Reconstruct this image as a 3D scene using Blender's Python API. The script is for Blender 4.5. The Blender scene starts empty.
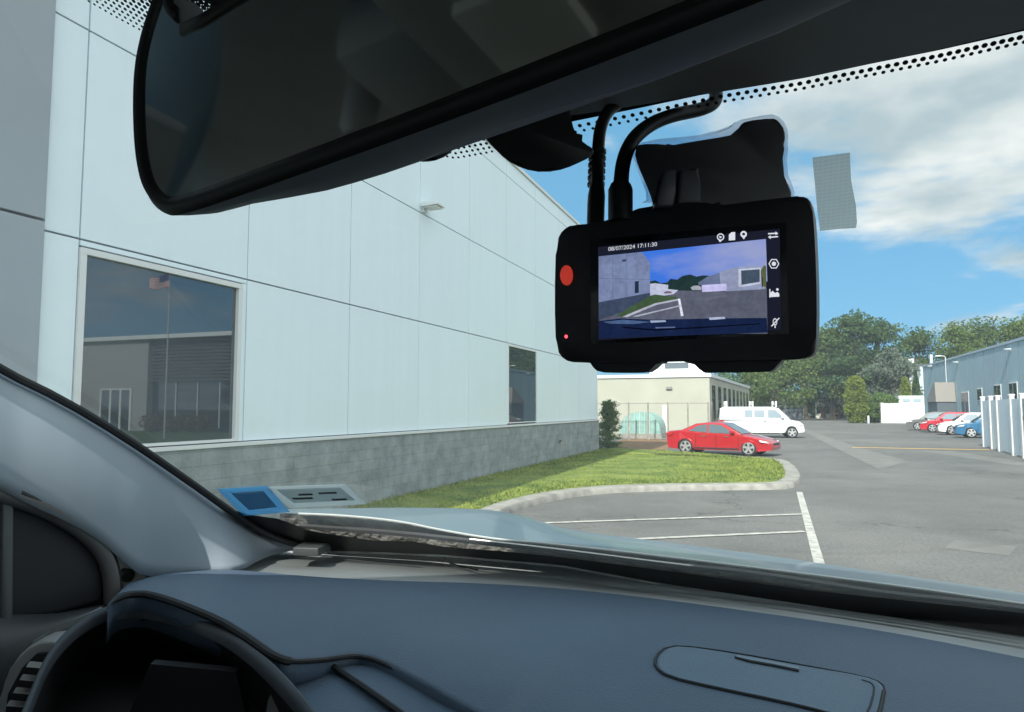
import bpy, bmesh, math, random
from mathutils import Vector as V, Matrix
random.seed(7)
rad = math.radians
S = bpy.context.scene
COL = S.collection

# ------------------------------------------------------------------ camera
FPX = 700.0
PITCH = math.atan(52 / FPX)
YAW = math.atan(264 * math.cos(PITCH) / FPX)
CAM = V((0, 0, 2.0))
cd = bpy.data.cameras.new('camera'); cam = bpy.data.objects.new('camera', cd); COL.objects.link(cam)
cd.sensor_width = 36; cd.lens = FPX / 1024 * 36; cd.clip_start = 0.01; cd.clip_end = 3000
cam.location = CAM; cam.rotation_euler = (rad(90) + PITCH, 0, YAW)
S.camera = cam
CF = V((-math.sin(YAW) * math.cos(PITCH), math.cos(YAW) * math.cos(PITCH), math.sin(PITCH)))
CR = V((math.cos(YAW), math.sin(YAW), 0)); CU = CR.cross(CF)

# ------------------------------------------------------------------ light
SUN_EL, SUN_AZ = 40.0, 189.0     # azimuth measured clockwise from +Y: the sun stands behind the car, a little left
W = bpy.data.worlds.new('World'); S.world = W; W.use_nodes = True
nt = W.node_tree; nt.nodes.clear()
def N(nt, t, **k):
    n = nt.nodes.new(t)
    for a, b in k.items(): setattr(n, a, b)
    return n
out = N(nt, 'ShaderNodeOutputWorld'); bg = N(nt, 'ShaderNodeBackground'); sky = N(nt, 'ShaderNodeTexSky')
sky.sky_type = 'NISHITA'; sky.sun_disc = False; sky.sun_elevation = rad(SUN_EL); sky.sun_rotation = rad(SUN_AZ)
sky.air_density = 1.0; sky.dust_density = 0.4; sky.ozone_density = 2.0
bg.inputs['Strength'].default_value = 0.105
# clouds: noise on a flat layer overhead, so they shrink and crowd towards the horizon
tc = N(nt, 'ShaderNodeTexCoord'); sp = N(nt, 'ShaderNodeSeparateXYZ'); nt.links.new(tc.outputs['Generated'], sp.inputs[0])
mx = N(nt, 'ShaderNodeMath', operation='MAXIMUM'); nt.links.new(sp.outputs['Z'], mx.inputs[0]); mx.inputs[1].default_value = 0.0
ad = N(nt, 'ShaderNodeMath', operation='ADD'); nt.links.new(mx.outputs[0], ad.inputs[0]); ad.inputs[1].default_value = 0.16
dx = N(nt, 'ShaderNodeMath', operation='DIVIDE'); nt.links.new(sp.outputs['X'], dx.inputs[0]); nt.links.new(ad.outputs[0], dx.inputs[1])
dy = N(nt, 'ShaderNodeMath', operation='DIVIDE'); nt.links.new(sp.outputs['Y'], dy.inputs[0]); nt.links.new(ad.outputs[0], dy.inputs[1])
cb = N(nt, 'ShaderNodeCombineXYZ'); nt.links.new(dx.outputs[0], cb.inputs[0]); nt.links.new(dy.outputs[0], cb.inputs[1])
n1 = N(nt, 'ShaderNodeTexNoise'); n1.inputs['Scale'].default_value = 1.15; n1.inputs['Detail'].default_value = 9; n1.inputs['Roughness'].default_value = 0.62
n1.inputs['Distortion'].default_value = 0.25
nt.links.new(cb.outputs[0], n1.inputs['Vector'])
# more cloud towards the right (+X), clear blue on the left
gm = N(nt, 'ShaderNodeMapRange'); gm.inputs['From Min'].default_value = -0.16; gm.inputs['From Max'].default_value = 0.22
gm.inputs['To Min'].default_value = -0.20; gm.inputs['To Max'].default_value = 0.16; nt.links.new(sp.outputs['X'], gm.inputs['Value'])
gz = N(nt, 'ShaderNodeMapRange'); gz.inputs['From Min'].default_value = 0.14; gz.inputs['From Max'].default_value = 0.34
gz.inputs['To Min'].default_value = -0.24; gz.inputs['To Max'].default_value = 0.05; nt.links.new(sp.outputs['Z'], gz.inputs['Value'])
a1 = N(nt, 'ShaderNodeMath', operation='ADD'); nt.links.new(n1.outputs['Fac'], a1.inputs[0]); nt.links.new(gm.outputs[0], a1.inputs[1])
a2 = N(nt, 'ShaderNodeMath', operation='ADD'); nt.links.new(a1.outputs[0], a2.inputs[0]); nt.links.new(gz.outputs[0], a2.inputs[1])
cr = N(nt, 'ShaderNodeMapRange', interpolation_type='SMOOTHSTEP'); cr.inputs['From Min'].default_value = 0.39; cr.inputs['From Max'].default_value = 0.57
nt.links.new(a2.outputs[0], cr.inputs['Value'])
n2 = N(nt, 'ShaderNodeTexNoise'); n2.inputs['Scale'].default_value = 3.2; n2.inputs['Detail'].default_value = 6
mp = N(nt, 'ShaderNodeMapping'); mp.inputs['Location'].default_value = (3.1, 1.7, 0.4); nt.links.new(cb.outputs[0], mp.inputs[0]); nt.links.new(mp.outputs[0], n2.inputs['Vector'])
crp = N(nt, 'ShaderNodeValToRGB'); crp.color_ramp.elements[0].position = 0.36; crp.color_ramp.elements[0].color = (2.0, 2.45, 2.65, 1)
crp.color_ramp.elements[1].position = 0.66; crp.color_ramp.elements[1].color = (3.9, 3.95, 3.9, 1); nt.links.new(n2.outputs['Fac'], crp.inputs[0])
tint = N(nt, 'ShaderNodeMix', data_type='RGBA', blend_type='MULTIPLY'); tint.inputs['Factor'].default_value = 1; nt.links.new(sky.outputs[0], tint.inputs['A']); tint.inputs['B'].default_value = (0.24, 0.345, 0.50, 1)
# sun-side clouds out of view, thickened and brightened to light the shaded wall
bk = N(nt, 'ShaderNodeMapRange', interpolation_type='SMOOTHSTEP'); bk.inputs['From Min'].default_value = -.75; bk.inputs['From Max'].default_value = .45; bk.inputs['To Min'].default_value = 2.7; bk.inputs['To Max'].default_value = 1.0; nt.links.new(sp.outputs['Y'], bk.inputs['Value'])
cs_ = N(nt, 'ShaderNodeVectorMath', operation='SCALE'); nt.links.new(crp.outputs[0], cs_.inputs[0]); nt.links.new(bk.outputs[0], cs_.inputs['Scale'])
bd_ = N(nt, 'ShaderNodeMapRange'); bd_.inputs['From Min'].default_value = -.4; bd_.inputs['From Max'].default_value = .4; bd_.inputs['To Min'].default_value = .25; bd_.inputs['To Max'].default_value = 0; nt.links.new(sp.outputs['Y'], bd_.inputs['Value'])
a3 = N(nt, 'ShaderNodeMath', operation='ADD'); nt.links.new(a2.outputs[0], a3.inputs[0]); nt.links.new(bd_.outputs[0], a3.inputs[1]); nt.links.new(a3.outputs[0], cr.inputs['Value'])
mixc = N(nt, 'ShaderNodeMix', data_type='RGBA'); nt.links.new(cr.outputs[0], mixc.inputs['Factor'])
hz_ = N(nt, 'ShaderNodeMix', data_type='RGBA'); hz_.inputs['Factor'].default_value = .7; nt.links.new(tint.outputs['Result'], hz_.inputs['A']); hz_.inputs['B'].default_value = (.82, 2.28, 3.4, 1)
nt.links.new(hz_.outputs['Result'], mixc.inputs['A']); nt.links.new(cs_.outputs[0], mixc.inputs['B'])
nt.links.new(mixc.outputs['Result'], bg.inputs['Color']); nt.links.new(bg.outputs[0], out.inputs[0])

sl = bpy.data.lights.new('sun', 'SUN'); sl.energy = 2.8; sl.angle = rad(0.5); sl.color = (1, 0.95, 0.86)
so = bpy.data.objects.new('sun', sl); COL.objects.link(so); so.location = (0, -10, 30)
sd = V((math.sin(rad(SUN_AZ)) * math.cos(rad(SUN_EL)), math.cos(rad(SUN_AZ)) * math.cos(rad(SUN_EL)), math.sin(rad(SUN_EL))))
so.rotation_euler = sd.to_track_quat('Z', 'Y').to_euler()
S.view_settings.view_transform = 'Standard'; S.view_settings.look = 'None'; S.view_settings.exposure = 1.33; S.view_settings.gamma = 1
S.view_settings.use_curve_mapping = False
S.cycles.max_bounces = 10; S.cycles.transparent_max_bounces = 16; S.cycles.caustics_reflective = False; S.cycles.caustics_refractive = False
S.cycles.sample_clamp_indirect = 6

# ------------------------------------------------------------------ helpers
def ray(x, y): return CF + CR * ((x - 512) / FPX) - CU * ((y - 356) / FPX)
def P(x, y, d): return CAM + ray(x, y) * d            # d: depth along the view axis
def gnd(x, y, z=0.0):
    v = ray(x, y); return CAM + v * ((z - 2.0) / v.z)
def yat(x, X):                                         # where the ray of image column x meets the plane X
    v = ray(x, 408); return X * v.y / v.x
class Plane:
    def __init__(s, a, b, c):
        s.o = a.copy(); s.n = (b - a).cross(c - a).normalized()
        if s.n.dot(a - CAM) > 0: s.n = -s.n            # normal faces the viewer's seat
        s.r = (b - a).normalized(); s.u = s.n.cross(s.r)
    def __call__(s, x, y, off=0.0):
        v = ray(x, y); o = s.o + s.n * off
        return CAM + v * ((o - CAM).dot(s.n) / v.dot(s.n))

def lk(nt, a, b): nt.links.new(a, b)
def mat(name, col, rough=0.6, metal=0.0, var=0.0, scale=4.0, bump=0.0, bscale=60.0, spec=0.5, coat=0.0, emit=None, estr=1.0, col2=None, detail=5):
    m = bpy.data.materials.new(name); m.use_nodes = True; t = m.node_tree; b = t.nodes['Principled BSDF']
    b.inputs['Base Color'].default_value = (*col, 1); b.inputs['Roughness'].default_value = rough; b.inputs['Metallic'].default_value = metal
    b.inputs['Specular IOR Level'].default_value = spec; b.inputs['Coat Weight'].default_value = coat; b.inputs['Coat Roughness'].default_value = 0.05
    if emit: b.inputs['Emission Color'].default_value = (*emit, 1); b.inputs['Emission Strength'].default_value = estr
    tc = N(t, 'ShaderNodeTexCoord')
    if var or col2:
        n = N(t, 'ShaderNodeTexNoise'); n.inputs['Scale'].default_value = scale; n.inputs['Detail'].default_value = detail; lk(t, tc.outputs['Object'], n.inputs['Vector'])
        r = N(t, 'ShaderNodeValToRGB'); c2 = col2 or tuple(min(1, c * (1 + var)) for c in col); c1 = col if col2 else tuple(c * (1 - var) for c in col)
        r.color_ramp.elements[0].position = 0.35; r.color_ramp.elements[1].position = 0.66
        r.color_ramp.elements[0].color = (*c1, 1); r.color_ramp.elements[1].color = (*c2, 1)
        lk(t, n.outputs['Fac'], r.inputs[0]); lk(t, r.outputs[0], b.inputs['Base Color'])
    if bump:
        n = N(t, 'ShaderNodeTexNoise'); n.inputs['Scale'].default_value = bscale; n.inputs['Detail'].default_value = 4; lk(t, tc.outputs['Object'], n.inputs['Vector'])
        bp = N(t, 'ShaderNodeBump'); bp.inputs['Strength'].default_value = bump; bp.inputs['Distance'].default_value = 1.0 / bscale
        lk(t, n.outputs['Fac'], bp.inputs['Height']); lk(t, bp.outputs[0], b.inputs['Normal'])
    return m
def emat(name, col, s=1.0):
    m = bpy.data.materials.new(name); m.use_nodes = True; t = m.node_tree; t.nodes.clear()
    o = N(t, 'ShaderNodeOutputMaterial'); e = N(t, 'ShaderNodeEmission'); e.inputs[0].default_value = (*col, 1); e.inputs[1].default_value = s; lk(t, e.outputs[0], o.inputs[0]); return m
def srgb(r, g, b):
    return tuple((c / 255 / 12.92 if c / 255 <= .04045 else ((c / 255 + .055) / 1.055) ** 2.4) for c in (r, g, b))
def glassmat(name, tint=(0.9, 0.95, 0.93), ior=1.45, rough=0.0, extra=0.0, veil=0.0):
    m = bpy.data.materials.new(name); m.use_nodes = True; t = m.node_tree; t.nodes.clear()
    o = N(t, 'ShaderNodeOutputMaterial'); tr = N(t, 'ShaderNodeBsdfTransparent'); tr.inputs[0].default_value = (*tint, 1)
    g = N(t, 'ShaderNodeBsdfGlossy'); g.inputs['Roughness'].default_value = rough; f = N(t, 'ShaderNodeLayerWeight'); f.inputs['Blend'].default_value = .5
    pw = N(t, 'ShaderNodeMath', operation='POWER'); pw.inputs[1].default_value = 5; lk(t, f.outputs['Facing'], pw.inputs[0])   # Schlick, the same from both faces
    a = N(t, 'ShaderNodeMath', operation='MULTIPLY_ADD'); a.inputs[1].default_value = .95; a.inputs[2].default_value = .045 + extra; lk(t, pw.outputs[0], a.inputs[0])
    mx = N(t, 'ShaderNodeMixShader'); lk(t, a.outputs[0], mx.inputs[0]); lk(t, tr.outputs[0], mx.inputs[1]); lk(t, g.outputs[0], mx.inputs[2])
    if veil:  # pale film added as veiling glare, lifts blacks seen through the glass
        df = N(t, 'ShaderNodeBsdfDiffuse'); df.inputs[0].default_value = (.8, .85, .85, 1); tl = N(t, 'ShaderNodeBsdfTranslucent'); tl.inputs[0].default_value = (.8, .85, .85, 1)
        m3 = N(t, 'ShaderNodeMixShader'); m3.inputs[0].default_value = .6; lk(t, df.outputs[0], m3.inputs[1]); lk(t, tl.outputs[0], m3.inputs[2])
        m4 = N(t, 'ShaderNodeMixShader'); m4.inputs[0].default_value = veil; lk(t, mx.outputs[0], m4.inputs[1]); lk(t, m3.outputs[0], m4.inputs[2]); lk(t, m4.outputs[0], o.inputs[0])
    else: lk(t, mx.outputs[0], o.inputs[0])
    return m

def tag(o, label=None, cat=None, group=None, kind=None):
    if label: o['label'] = label
    if cat: o['category'] = cat
    if group: o['group'] = group
    if kind: o['kind'] = kind
    return o
def empty(name, loc, label, cat, group=None, rz=0.0):
    o = bpy.data.objects.new(name, None); COL.objects.link(o); o.location = loc; o.rotation_euler = (0, 0, rz); o.empty_display_size = 0.2
    return tag(o, label, cat, group)
def wloc(o):
    v = V((0, 0, 0))
    while o: v += o.location; o = o.parent
    return v
class MB:
    """collects geometry; world=True coordinates are made relative to the parent on build (parents unrotated)"""
    def __init__(s): s.bm = bmesh.new()
    def box(s, x0, x1, y0, y1, z0, z1, bev=0.0, M=None):
        b = s.bm; vs = [b.verts.new((x, y, z)) for x in (x0, x1) for y in (y0, y1) for z in (z0, z1)]
        fs = [(0, 1, 3, 2), (4, 6, 7, 5), (0, 4, 5, 1), (2, 3, 7, 6), (0, 2, 6, 4), (1, 5, 7, 3)]
        F = [b.faces.new([vs[i] for i in f]) for f in fs]
        if bev:
            es = {e for f in F for e in f.edges}
            r = bmesh.ops.bevel(b, geom=list(es), offset=bev, segments=2, affect='EDGES', profile=0.6)
            vs = list({v for f in r['faces'] for v in f.verts} | {v for v in vs if v.is_valid})
        if M is not None:
            for v in vs: v.co = M @ v.co
        return s
    def poly(s, pts): 
        s.bm.faces.new([s.bm.verts.new(p) for p in pts]); return s
    def prism(s, pts, vec, taper=1.0, bev=0.0, seg=3):
        b = s.bm; c = sum(pts, V()) / len(pts); n = len(pts)
        a = [b.verts.new(p) for p in pts]; d = [b.verts.new(c + (p - c) * taper + vec) for p in pts]
        f0 = b.faces.new(a); f1 = b.faces.new(list(reversed(d))); sd = []
        for i in range(n): sd.append(b.faces.new([a[i], d[i], d[(i + 1) % n], a[(i + 1) % n]]))
        if bev: bmesh.ops.bevel(b, geom=list(f0.edges) + list(f1.edges), offset=bev, segments=seg, affect='EDGES', profile=0.5)
        return s
    def tube(s, pts, r, seg=10, caps=True):
        b = s.bm; n = len(pts); rr = r if isinstance(r, (list, tuple)) else [r] * n; rings = []; up = None
        for i, p in enumerate(pts):
            t = (pts[min(i + 1, n - 1)] - pts[max(i - 1, 0)]).normalized()
            if up is None: up = t.orthogonal().normalized()
            up = (up - t * up.dot(t)).normalized(); w = t.cross(up)
            rings.append([b.verts.new(p + (up * math.cos(k * 2 * math.pi / seg) + w * math.sin(k * 2 * math.pi / seg)) * rr[i]) for k in range(seg)])
        for i in range(n - 1):
            for k in range(seg): b.faces.new([rings[i][k], rings[i][(k + 1) % seg], rings[i + 1][(k + 1) % seg], rings[i + 1][k]])
        if caps: b.faces.new(list(reversed(rings[0]))); b.faces.new(rings[-1])
        return s
    def loft(s, rows, close=False):
        b = s.bm; R = [[b.verts.new(p) for p in r] for r in rows]
        for i in range(len(R) - 1):
            m = len(R[i])
            for k in range(m if close else m - 1): b.faces.new([R[i][k], R[i][(k + 1) % m], R[i + 1][(k + 1) % m], R[i + 1][k]])
        return s
    def build(s, name, m, parent=None, smooth=False, world=True, solid=0.0, bevmod=0.0, sub=0, label=None):
        me = bpy.data.meshes.new(name)
        bmesh.ops.recalc_face_normals(s.bm, faces=s.bm.faces[:]) if len(s.bm.faces) < 60000 else None
        if parent is not None and world:
            o = wloc(parent)
            for v in s.bm.verts: v.co -= o
        s.bm.to_mesh(me); s.bm.free(); me.materials.append(m)
        ob = bpy.data.objects.new(name, me); COL.objects.link(ob)
        if parent is not None: ob.parent = parent
        if smooth:
            for p in me.polygons: p.use_smooth = True
            if smooth != 'all':
                me.set_sharp_from_angle(angle=rad(38))
        if solid:
            md = ob.modifiers.new('s', 'SOLIDIFY'); md.thickness = solid; md.offset = 0
        if bevmod:
            md = ob.modifiers.new('b', 'BEVEL'); md.width = bevmod; md.segments = 3; md.limit_method = 'ANGLE'; md.angle_limit = rad(35)
        if sub:
            md = ob.modifiers.new('d', 'SUBSURF'); md.levels = sub; md.render_levels = sub
        if label: ob['label'] = label
        return ob
def lerp_poly(pl, n):
    """resample a polyline of tuples evenly"""
    L = [0]
    for a, b in zip(pl, pl[1:]): L.append(L[-1] + math.dist(a[:2], b[:2]))
    o = []
    for i in range(n):
        t = L[-1] * i / (n - 1); k = 0
        while k < len(L) - 2 and L[k + 1] < t: k += 1
        f = (t - L[k]) / (L[k + 1] - L[k]); o.append(tuple(p + (q - p) * f for p, q in zip(pl[k], pl[k + 1])))
    return o
def smoothpl(pl, it=2):
    for _ in range(it):
        q = [pl[0]]
        for a, b in zip(pl, pl[1:]):
            q.append(tuple(x * .75 + y * .25 for x, y in zip(a, b))); q.append(tuple(x * .25 + y * .75 for x, y in zip(a, b)))
        q.append(pl[-1]); pl = q
    return pl
def circ(c, u, w, r, n=20, r2=None): return [c + u * (r * math.cos(2 * math.pi * k / n)) + w * ((r2 or r) * math.sin(2 * math.pi * k / n)) for k in range(n)]
def yatx(pl, x):
    for a, b in zip(pl, pl[1:]):
        if a[0] <= x <= b[0]: return a[1] + (b[1] - a[1]) * (x - a[0]) / (b[0] - a[0])
    return pl[0][1] if x < pl[0][0] else pl[-1][1]

# ================================================================== OUTSIDE
# ---- ground, asphalt, grass
def asphalt_mat():
    m = mat('asphalt_material', (0.05, 0.05, 0.05), 0.9); t = m.node_tree; b = t.nodes['Principled BSDF']; tc = N(t, 'ShaderNodeTexCoord')
    n = N(t, 'ShaderNodeTexNoise'); n.inputs['Scale'].default_value = 0.12; n.inputs['Detail'].default_value = 8; n.inputs['Roughness'].default_value = 0.62; lk(t, tc.outputs['Object'], n.inputs[0])
    f = N(t, 'ShaderNodeTexNoise'); f.inputs['Scale'].default_value = 22; f.inputs['Detail'].default_value = 4; lk(t, tc.outputs['Object'], f.inputs[0])
    v = N(t, 'ShaderNodeTexVoronoi', feature='DISTANCE_TO_EDGE'); v.inputs['Scale'].default_value = 0.16
    d = N(t, 'ShaderNodeTexNoise'); d.inputs['Scale'].default_value = 0.7; d.inputs['Detail'].default_value = 6; lk(t, tc.outputs['Object'], d.inputs[0])
    vm = N(t, 'ShaderNodeMix', data_type='VECTOR'); vm.inputs['Factor'].default_value = 0.25; lk(t, tc.outputs['Object'], vm.inputs['A']); 
    sc = N(t, 'ShaderNodeVectorMath', operation='SCALE'); sc.inputs['Scale'].default_value = 9; lk(t, d.outputs['Color'], sc.inputs[0]); lk(t, sc.outputs[0], vm.inputs['B']); lk(t, vm.outputs['Result'], v.inputs['Vector'])
    r = N(t, 'ShaderNodeValToRGB'); r.color_ramp.elements[0].position = 0.38; r.color_ramp.elements[0].color = (0.105, 0.105, 0.101, 1); r.color_ramp.elements[1].position = 0.62; r.color_ramp.elements[1].color = (0.150, 0.146, 0.137, 1); lk(t, n.outputs[0], r.inputs[0])
    r2 = N(t, 'ShaderNodeMapRange'); r2.inputs['To Min'].default_value = 0.72; r2.inputs['To Max'].default_value = 1.28; r2.inputs['From Min'].default_value = .3; r2.inputs['From Max'].default_value = .7; lk(t, f.outputs[0], r2.inputs[0])
    m1 = N(t, 'ShaderNodeMix', data_type='RGBA', blend_type='MULTIPLY'); m1.inputs['Factor'].default_value = 1; lk(t, r.outputs[0], m1.inputs['A']); lk(t, r2.outputs[0], m1.inputs['B'])
    c = N(t, 'ShaderNodeMapRange'); c.inputs['From Min'].default_value = 0; c.inputs['From Max'].default_value = 0.006; c.inputs['To Min'].default_value = 0.55; c.inputs['To Max'].default_value = 1; lk(t, v.outputs['Distance'], c.inputs[0])
    m2 = N(t, 'ShaderNodeMix', data_type='RGBA', blend_type='MULTIPLY'); m2.inputs['Factor'].default_value = 1; lk(t, m1.outputs['Result'], m2.inputs['A']); lk(t, c.outputs[0], m2.inputs['B'])
    sn = N(t, 'ShaderNodeTexNoise'); sn.inputs['Scale'].default_value = .55; sn.inputs['Detail'].default_value = 9; sn.inputs['Roughness'].default_value = .7; sn.inputs['Distortion'].default_value = .6; lk(t, tc.outputs['Object'], sn.inputs[0])
    sr = N(t, 'ShaderNodeMapRange'); sr.inputs['From Min'].default_value = .32; sr.inputs['From Max'].default_value = .66; sr.inputs['To Min'].default_value = .80; sr.inputs['To Max'].default_value = 1.12; lk(t, sn.outputs[0], sr.inputs[0])
    m5 = N(t, 'ShaderNodeMix', data_type='RGBA', blend_type='MULTIPLY'); m5.inputs['Factor'].default_value = 1; lk(t, m2.outputs['Result'], m5.inputs['A']); lk(t, sr.outputs[0], m5.inputs['B']); lk(t, m5.outputs['Result'], b.inputs['Base Color'])
    bp = N(t, 'ShaderNodeBump'); bp.inputs['Strength'].default_value = 0.4; bp.inputs['Distance'].default_value = 0.02; lk(t, f.outputs[0], bp.inputs['Height']); lk(t, bp.outputs[0], b.inputs['Normal'])
    return m
M_asph = asphalt_mat()
M_land = mat('land_material', (0.06, 0.085, 0.03), 0.95, var=0.4, scale=0.08)
M_grass = mat('lawn_material', (0.10, 0.15, 0.022), 0.9, col2=(0.21, 0.25, 0.045), scale=1.2, bump=0.7, bscale=30, detail=9)
M_conc = mat('kerb_concrete', (0.27, 0.26, 0.235), 0.9, var=0.22, scale=4, detail=9, bump=0.2)
M_white_line = mat('white_road_paint', (0.52, 0.51, 0.47), 0.8, col2=(0.30, 0.29, 0.27), scale=7, detail=12)
M_yellow = mat('yellow_road_paint', (0.72, 0.42, 0.07), 0.8, col2=(0.58, 0.40, 0.13), scale=3, detail=9)
M_dirt = mat('mulch_material', (0.20, 0.12, 0.06), 0.95, var=0.35, scale=3, bump=0.5)
M_patch = mat('old_asphalt', (0.160, 0.156, 0.146), 0.9, var=0.14, scale=1.2, detail=8, bump=.3)
tag(MB().poly([V(p) for p in ((-900, -600, -.02), (900, -600, -.02), (900, 1400, -.02), (-900, 1400, -.02))]).build('ground', M_land), kind='structure')
tag(MB().poly([V(p) for p in ((-7.5, -60, 0), (60, -60, 0), (60, 150, 0), (-26, 150, 0), (-26, 43.2, 0), (-7.5, 31.5, 0))]).build('parking_lot', M_asph), kind='structure')
def strip(name, pts, m, z, kind='structure'):
    b = MB(); b.poly([V((x, y, z)) for x, y in pts]); return tag(b.build(name, m), kind=kind)
# far street running across, kerb line beyond the lot
strip('street', [(-80, 131), (110, 131), (110, 141), (-80, 141)], M_patch, 0.004)
strip('asphalt_patch', [(3.1, 26), (4.6, 30), (3.9, 39), (3.1, 60), (1.6, 100), (0.9, 100), (2.3, 58), (2.7, 40)], M_patch, 0.004)
strip('asphalt_patch', [(6.2, 37.5), (8.4, 26.5), (9.3, 26.8), (7.6, 37.8)], M_patch, 0.004)
strip('asphalt_patch', [(-1, 64), (8, 60), (8.3, 62.5), (-1, 67)], M_patch, 0.005)
strip('manhole_patch', [(2.2, 11.7), (2.9, 11.4), (3.2, 12.2), (2.5, 12.5)], M_patch, 0.004)

def gp(x, y): p = gnd(x, y); return (p.x, p.y)
# grass island: kerb outer edge traced on the ground
kerb_px = [(488, 527), (508, 514), (530, 507), (560, 499.5), (600, 494), (650, 491.5), (720, 490.5), (775, 490), (793, 488.5), (801, 484), (801.5, 478), (797, 471), (791, 466), (784, 463)]
kerb = [gp(*p) for p in kerb_px]
kerb = [(-4.95, -10), (-4.95, 4), (-4.92, 8.5)] + kerb
kerb = smoothpl(kerb, 2) + [(-2.5, 29.8), (-4.9, 31.6), (-7.3, 32.4)]
def offset_pl(pl, d):
    o = []
    for i, p in enumerate(pl):
        a = pl[max(i - 1, 0)]; b = pl[min(i + 1, len(pl) - 1)]; t = V((b[0] - a[0], b[1] - a[1])).normalized(); o.append((p[0] - t.y * d, p[1] + t.x * d))
    return o
inner = offset_pl(kerb, 0.42)
kb = MB(); kb.loft([[V((x, y, -.01)) for x, y in kerb], [V((x, y, .11)) for x, y in offset_pl(kerb, .02)], [V((x, y, .14)) for x, y in offset_pl(kerb, .05)], [V((x, y, .14)) for x, y in inner], [V((x, y, .02)) for x, y in offset_pl(kerb, .43)]])
tag(kb.build('kerb', M_conc, smooth=True), kind='structure')
g = MB(); rowA = [V((x, y, .125)) for x, y in inner]; rowB = [V((-7.44, min(y, 32.3), .16)) for x, y in inner]
rows = []
for k in range(9):
    f = k / 8; rows.append([a.lerp(b, f) + V((0, 0, .05 * math.sin(f * 3.14))) for a, b in zip(rowA, rowB)])
g.loft(rows); tag(g.build('lawn', M_grass, smooth='all'), kind='structure')
# grass blades (uncountable)
gb = MB(); rnd = random.Random(3)
def in_poly(x, y, pl):
    c = False
    for i in range(len(pl)):
        a = pl[i]; b = pl[i - 1]
        if (a[1] > y) != (b[1] > y) and x < (b[0] - a[0]) * (y - a[1]) / (b[1] - a[1]) + a[0]: c = not c
    return c
lawn_poly = inner + [(-7.44, 32.3), (-7.44, -10)]
cnt = 0
while cnt < 26000:
    x = rnd.uniform(-7.4, .6); y = 10 + 21 * rnd.random() ** 1.5
    if not in_poly(x, y, lawn_poly): continue
    h = rnd.uniform(.03, .075); a = rnd.uniform(0, 6.28); w = .012 * (1 + y / 20); z = .14 + rnd.uniform(0, .03)
    dx_, dy_ = math.cos(a) * w, math.sin(a) * w
    gb.poly([V((x - dx_, y - dy_, z)), V((x + dx_, y + dy_, z)), V((x + rnd.uniform(-.04, .04), y + rnd.uniform(-.04, .04), z + h))]); cnt += 1
tag(gb.build('grass', M_grass), 'short mown green grass on the kerbed island beside the panelled wall', 'grass', kind='stuff')
strip('mulch_bed', [gp(604, 449), gp(616, 441), gp(650, 437), gp(668, 441), gp(668, 452), gp(640, 455), gp(612, 456)], M_dirt, 0.012)
# painted lines: each stripe
def line(name, a, b, w, m, z=.008):
    a = V((*a, z)); b = V((*b, z)); t = (b - a).normalized(); n = V((-t.y, t.x, 0)) * w / 2
    return tag(MB().poly([a - n, b - n, b + n, a + n]).build(name, m), kind='structure')
line('parking_line', (.47, 6), (.47, 18.2), .13, M_white_line)
line('parking_line', gp(543, 523.5), gp(803, 514.5), .13, M_white_line, .012)
line('parking_line', gp(560, 543), gp(805, 532), .13, M_white_line, .012)
line('yellow_line', gp(852, 447.5), gp(990, 450), .42, M_yellow)
for yy in (63, 68.5): line('yellow_line', (11.3, yy), (16, yy), .14, M_white_line)

# ---- white panel warehouse (left)
WX = -7.48; WY1 = 30.8
def panel_mat(name, col, rough, spec=.5):
    m = mat(name, col, rough, spec=spec, bump=0.03, bscale=2.0); t = m.node_tree; b = t.nodes['Principled BSDF']; tc = N(t, 'ShaderNodeTexCoord')
    mpn = N(t, 'ShaderNodeMapping'); mpn.inputs['Scale'].default_value = (5, 5, .22); lk(t, tc.outputs['Object'], mpn.inputs[0]); n = N(t, 'ShaderNodeTexNoise'); n.inputs['Scale'].default_value = 1.0; n.inputs['Detail'].default_value = 7; lk(t, mpn.outputs[0], n.inputs[0])
    n2 = N(t, 'ShaderNodeTexNoise'); n2.inputs['Scale'].default_value = .35; n2.inputs['Detail'].default_value = 4; lk(t, tc.outputs['Object'], n2.inputs[0])
    gi = N(t, 'ShaderNodeNewGeometry'); ad_ = N(t, 'ShaderNodeMath', operation='ADD'); lk(t, n.outputs[0], ad_.inputs[0]); lk(t, n2.outputs[0], ad_.inputs[1])
    a2_ = N(t, 'ShaderNodeMath', operation='MULTIPLY_ADD'); a2_.inputs[1].default_value = .35; lk(t, gi.outputs['Random Per Island'], a2_.inputs[0]); lk(t, ad_.outputs[0], a2_.inputs[2])
    r = N(t, 'ShaderNodeMapRange'); r.inputs['From Min'].default_value = .75; r.inputs['From Max'].default_value = 1.6; r.inputs['To Min'].default_value = .95; r.inputs['To Max'].default_value = 1.02; lk(t, a2_.outputs[0], r.inputs[0])
    mm = N(t, 'ShaderNodeMix', data_type='RGBA', blend_type='MULTIPLY'); mm.inputs['Factor'].default_value = 1; mm.inputs['A'].default_value = (*col, 1); lk(t, r.outputs[0], mm.inputs['B']); lk(t, mm.outputs['Result'], b.inputs['Base Color']); return m
M_panel = panel_mat('white_metal_panel', (0.74, 0.85, 0.91), 0.42)
M_gap = mat('panel_joint', (0.22, 0.24, 0.26), 0.8)
M_trim = mat('white_aluminium_trim', (0.68, 0.70, 0.71), 0.45)
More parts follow.
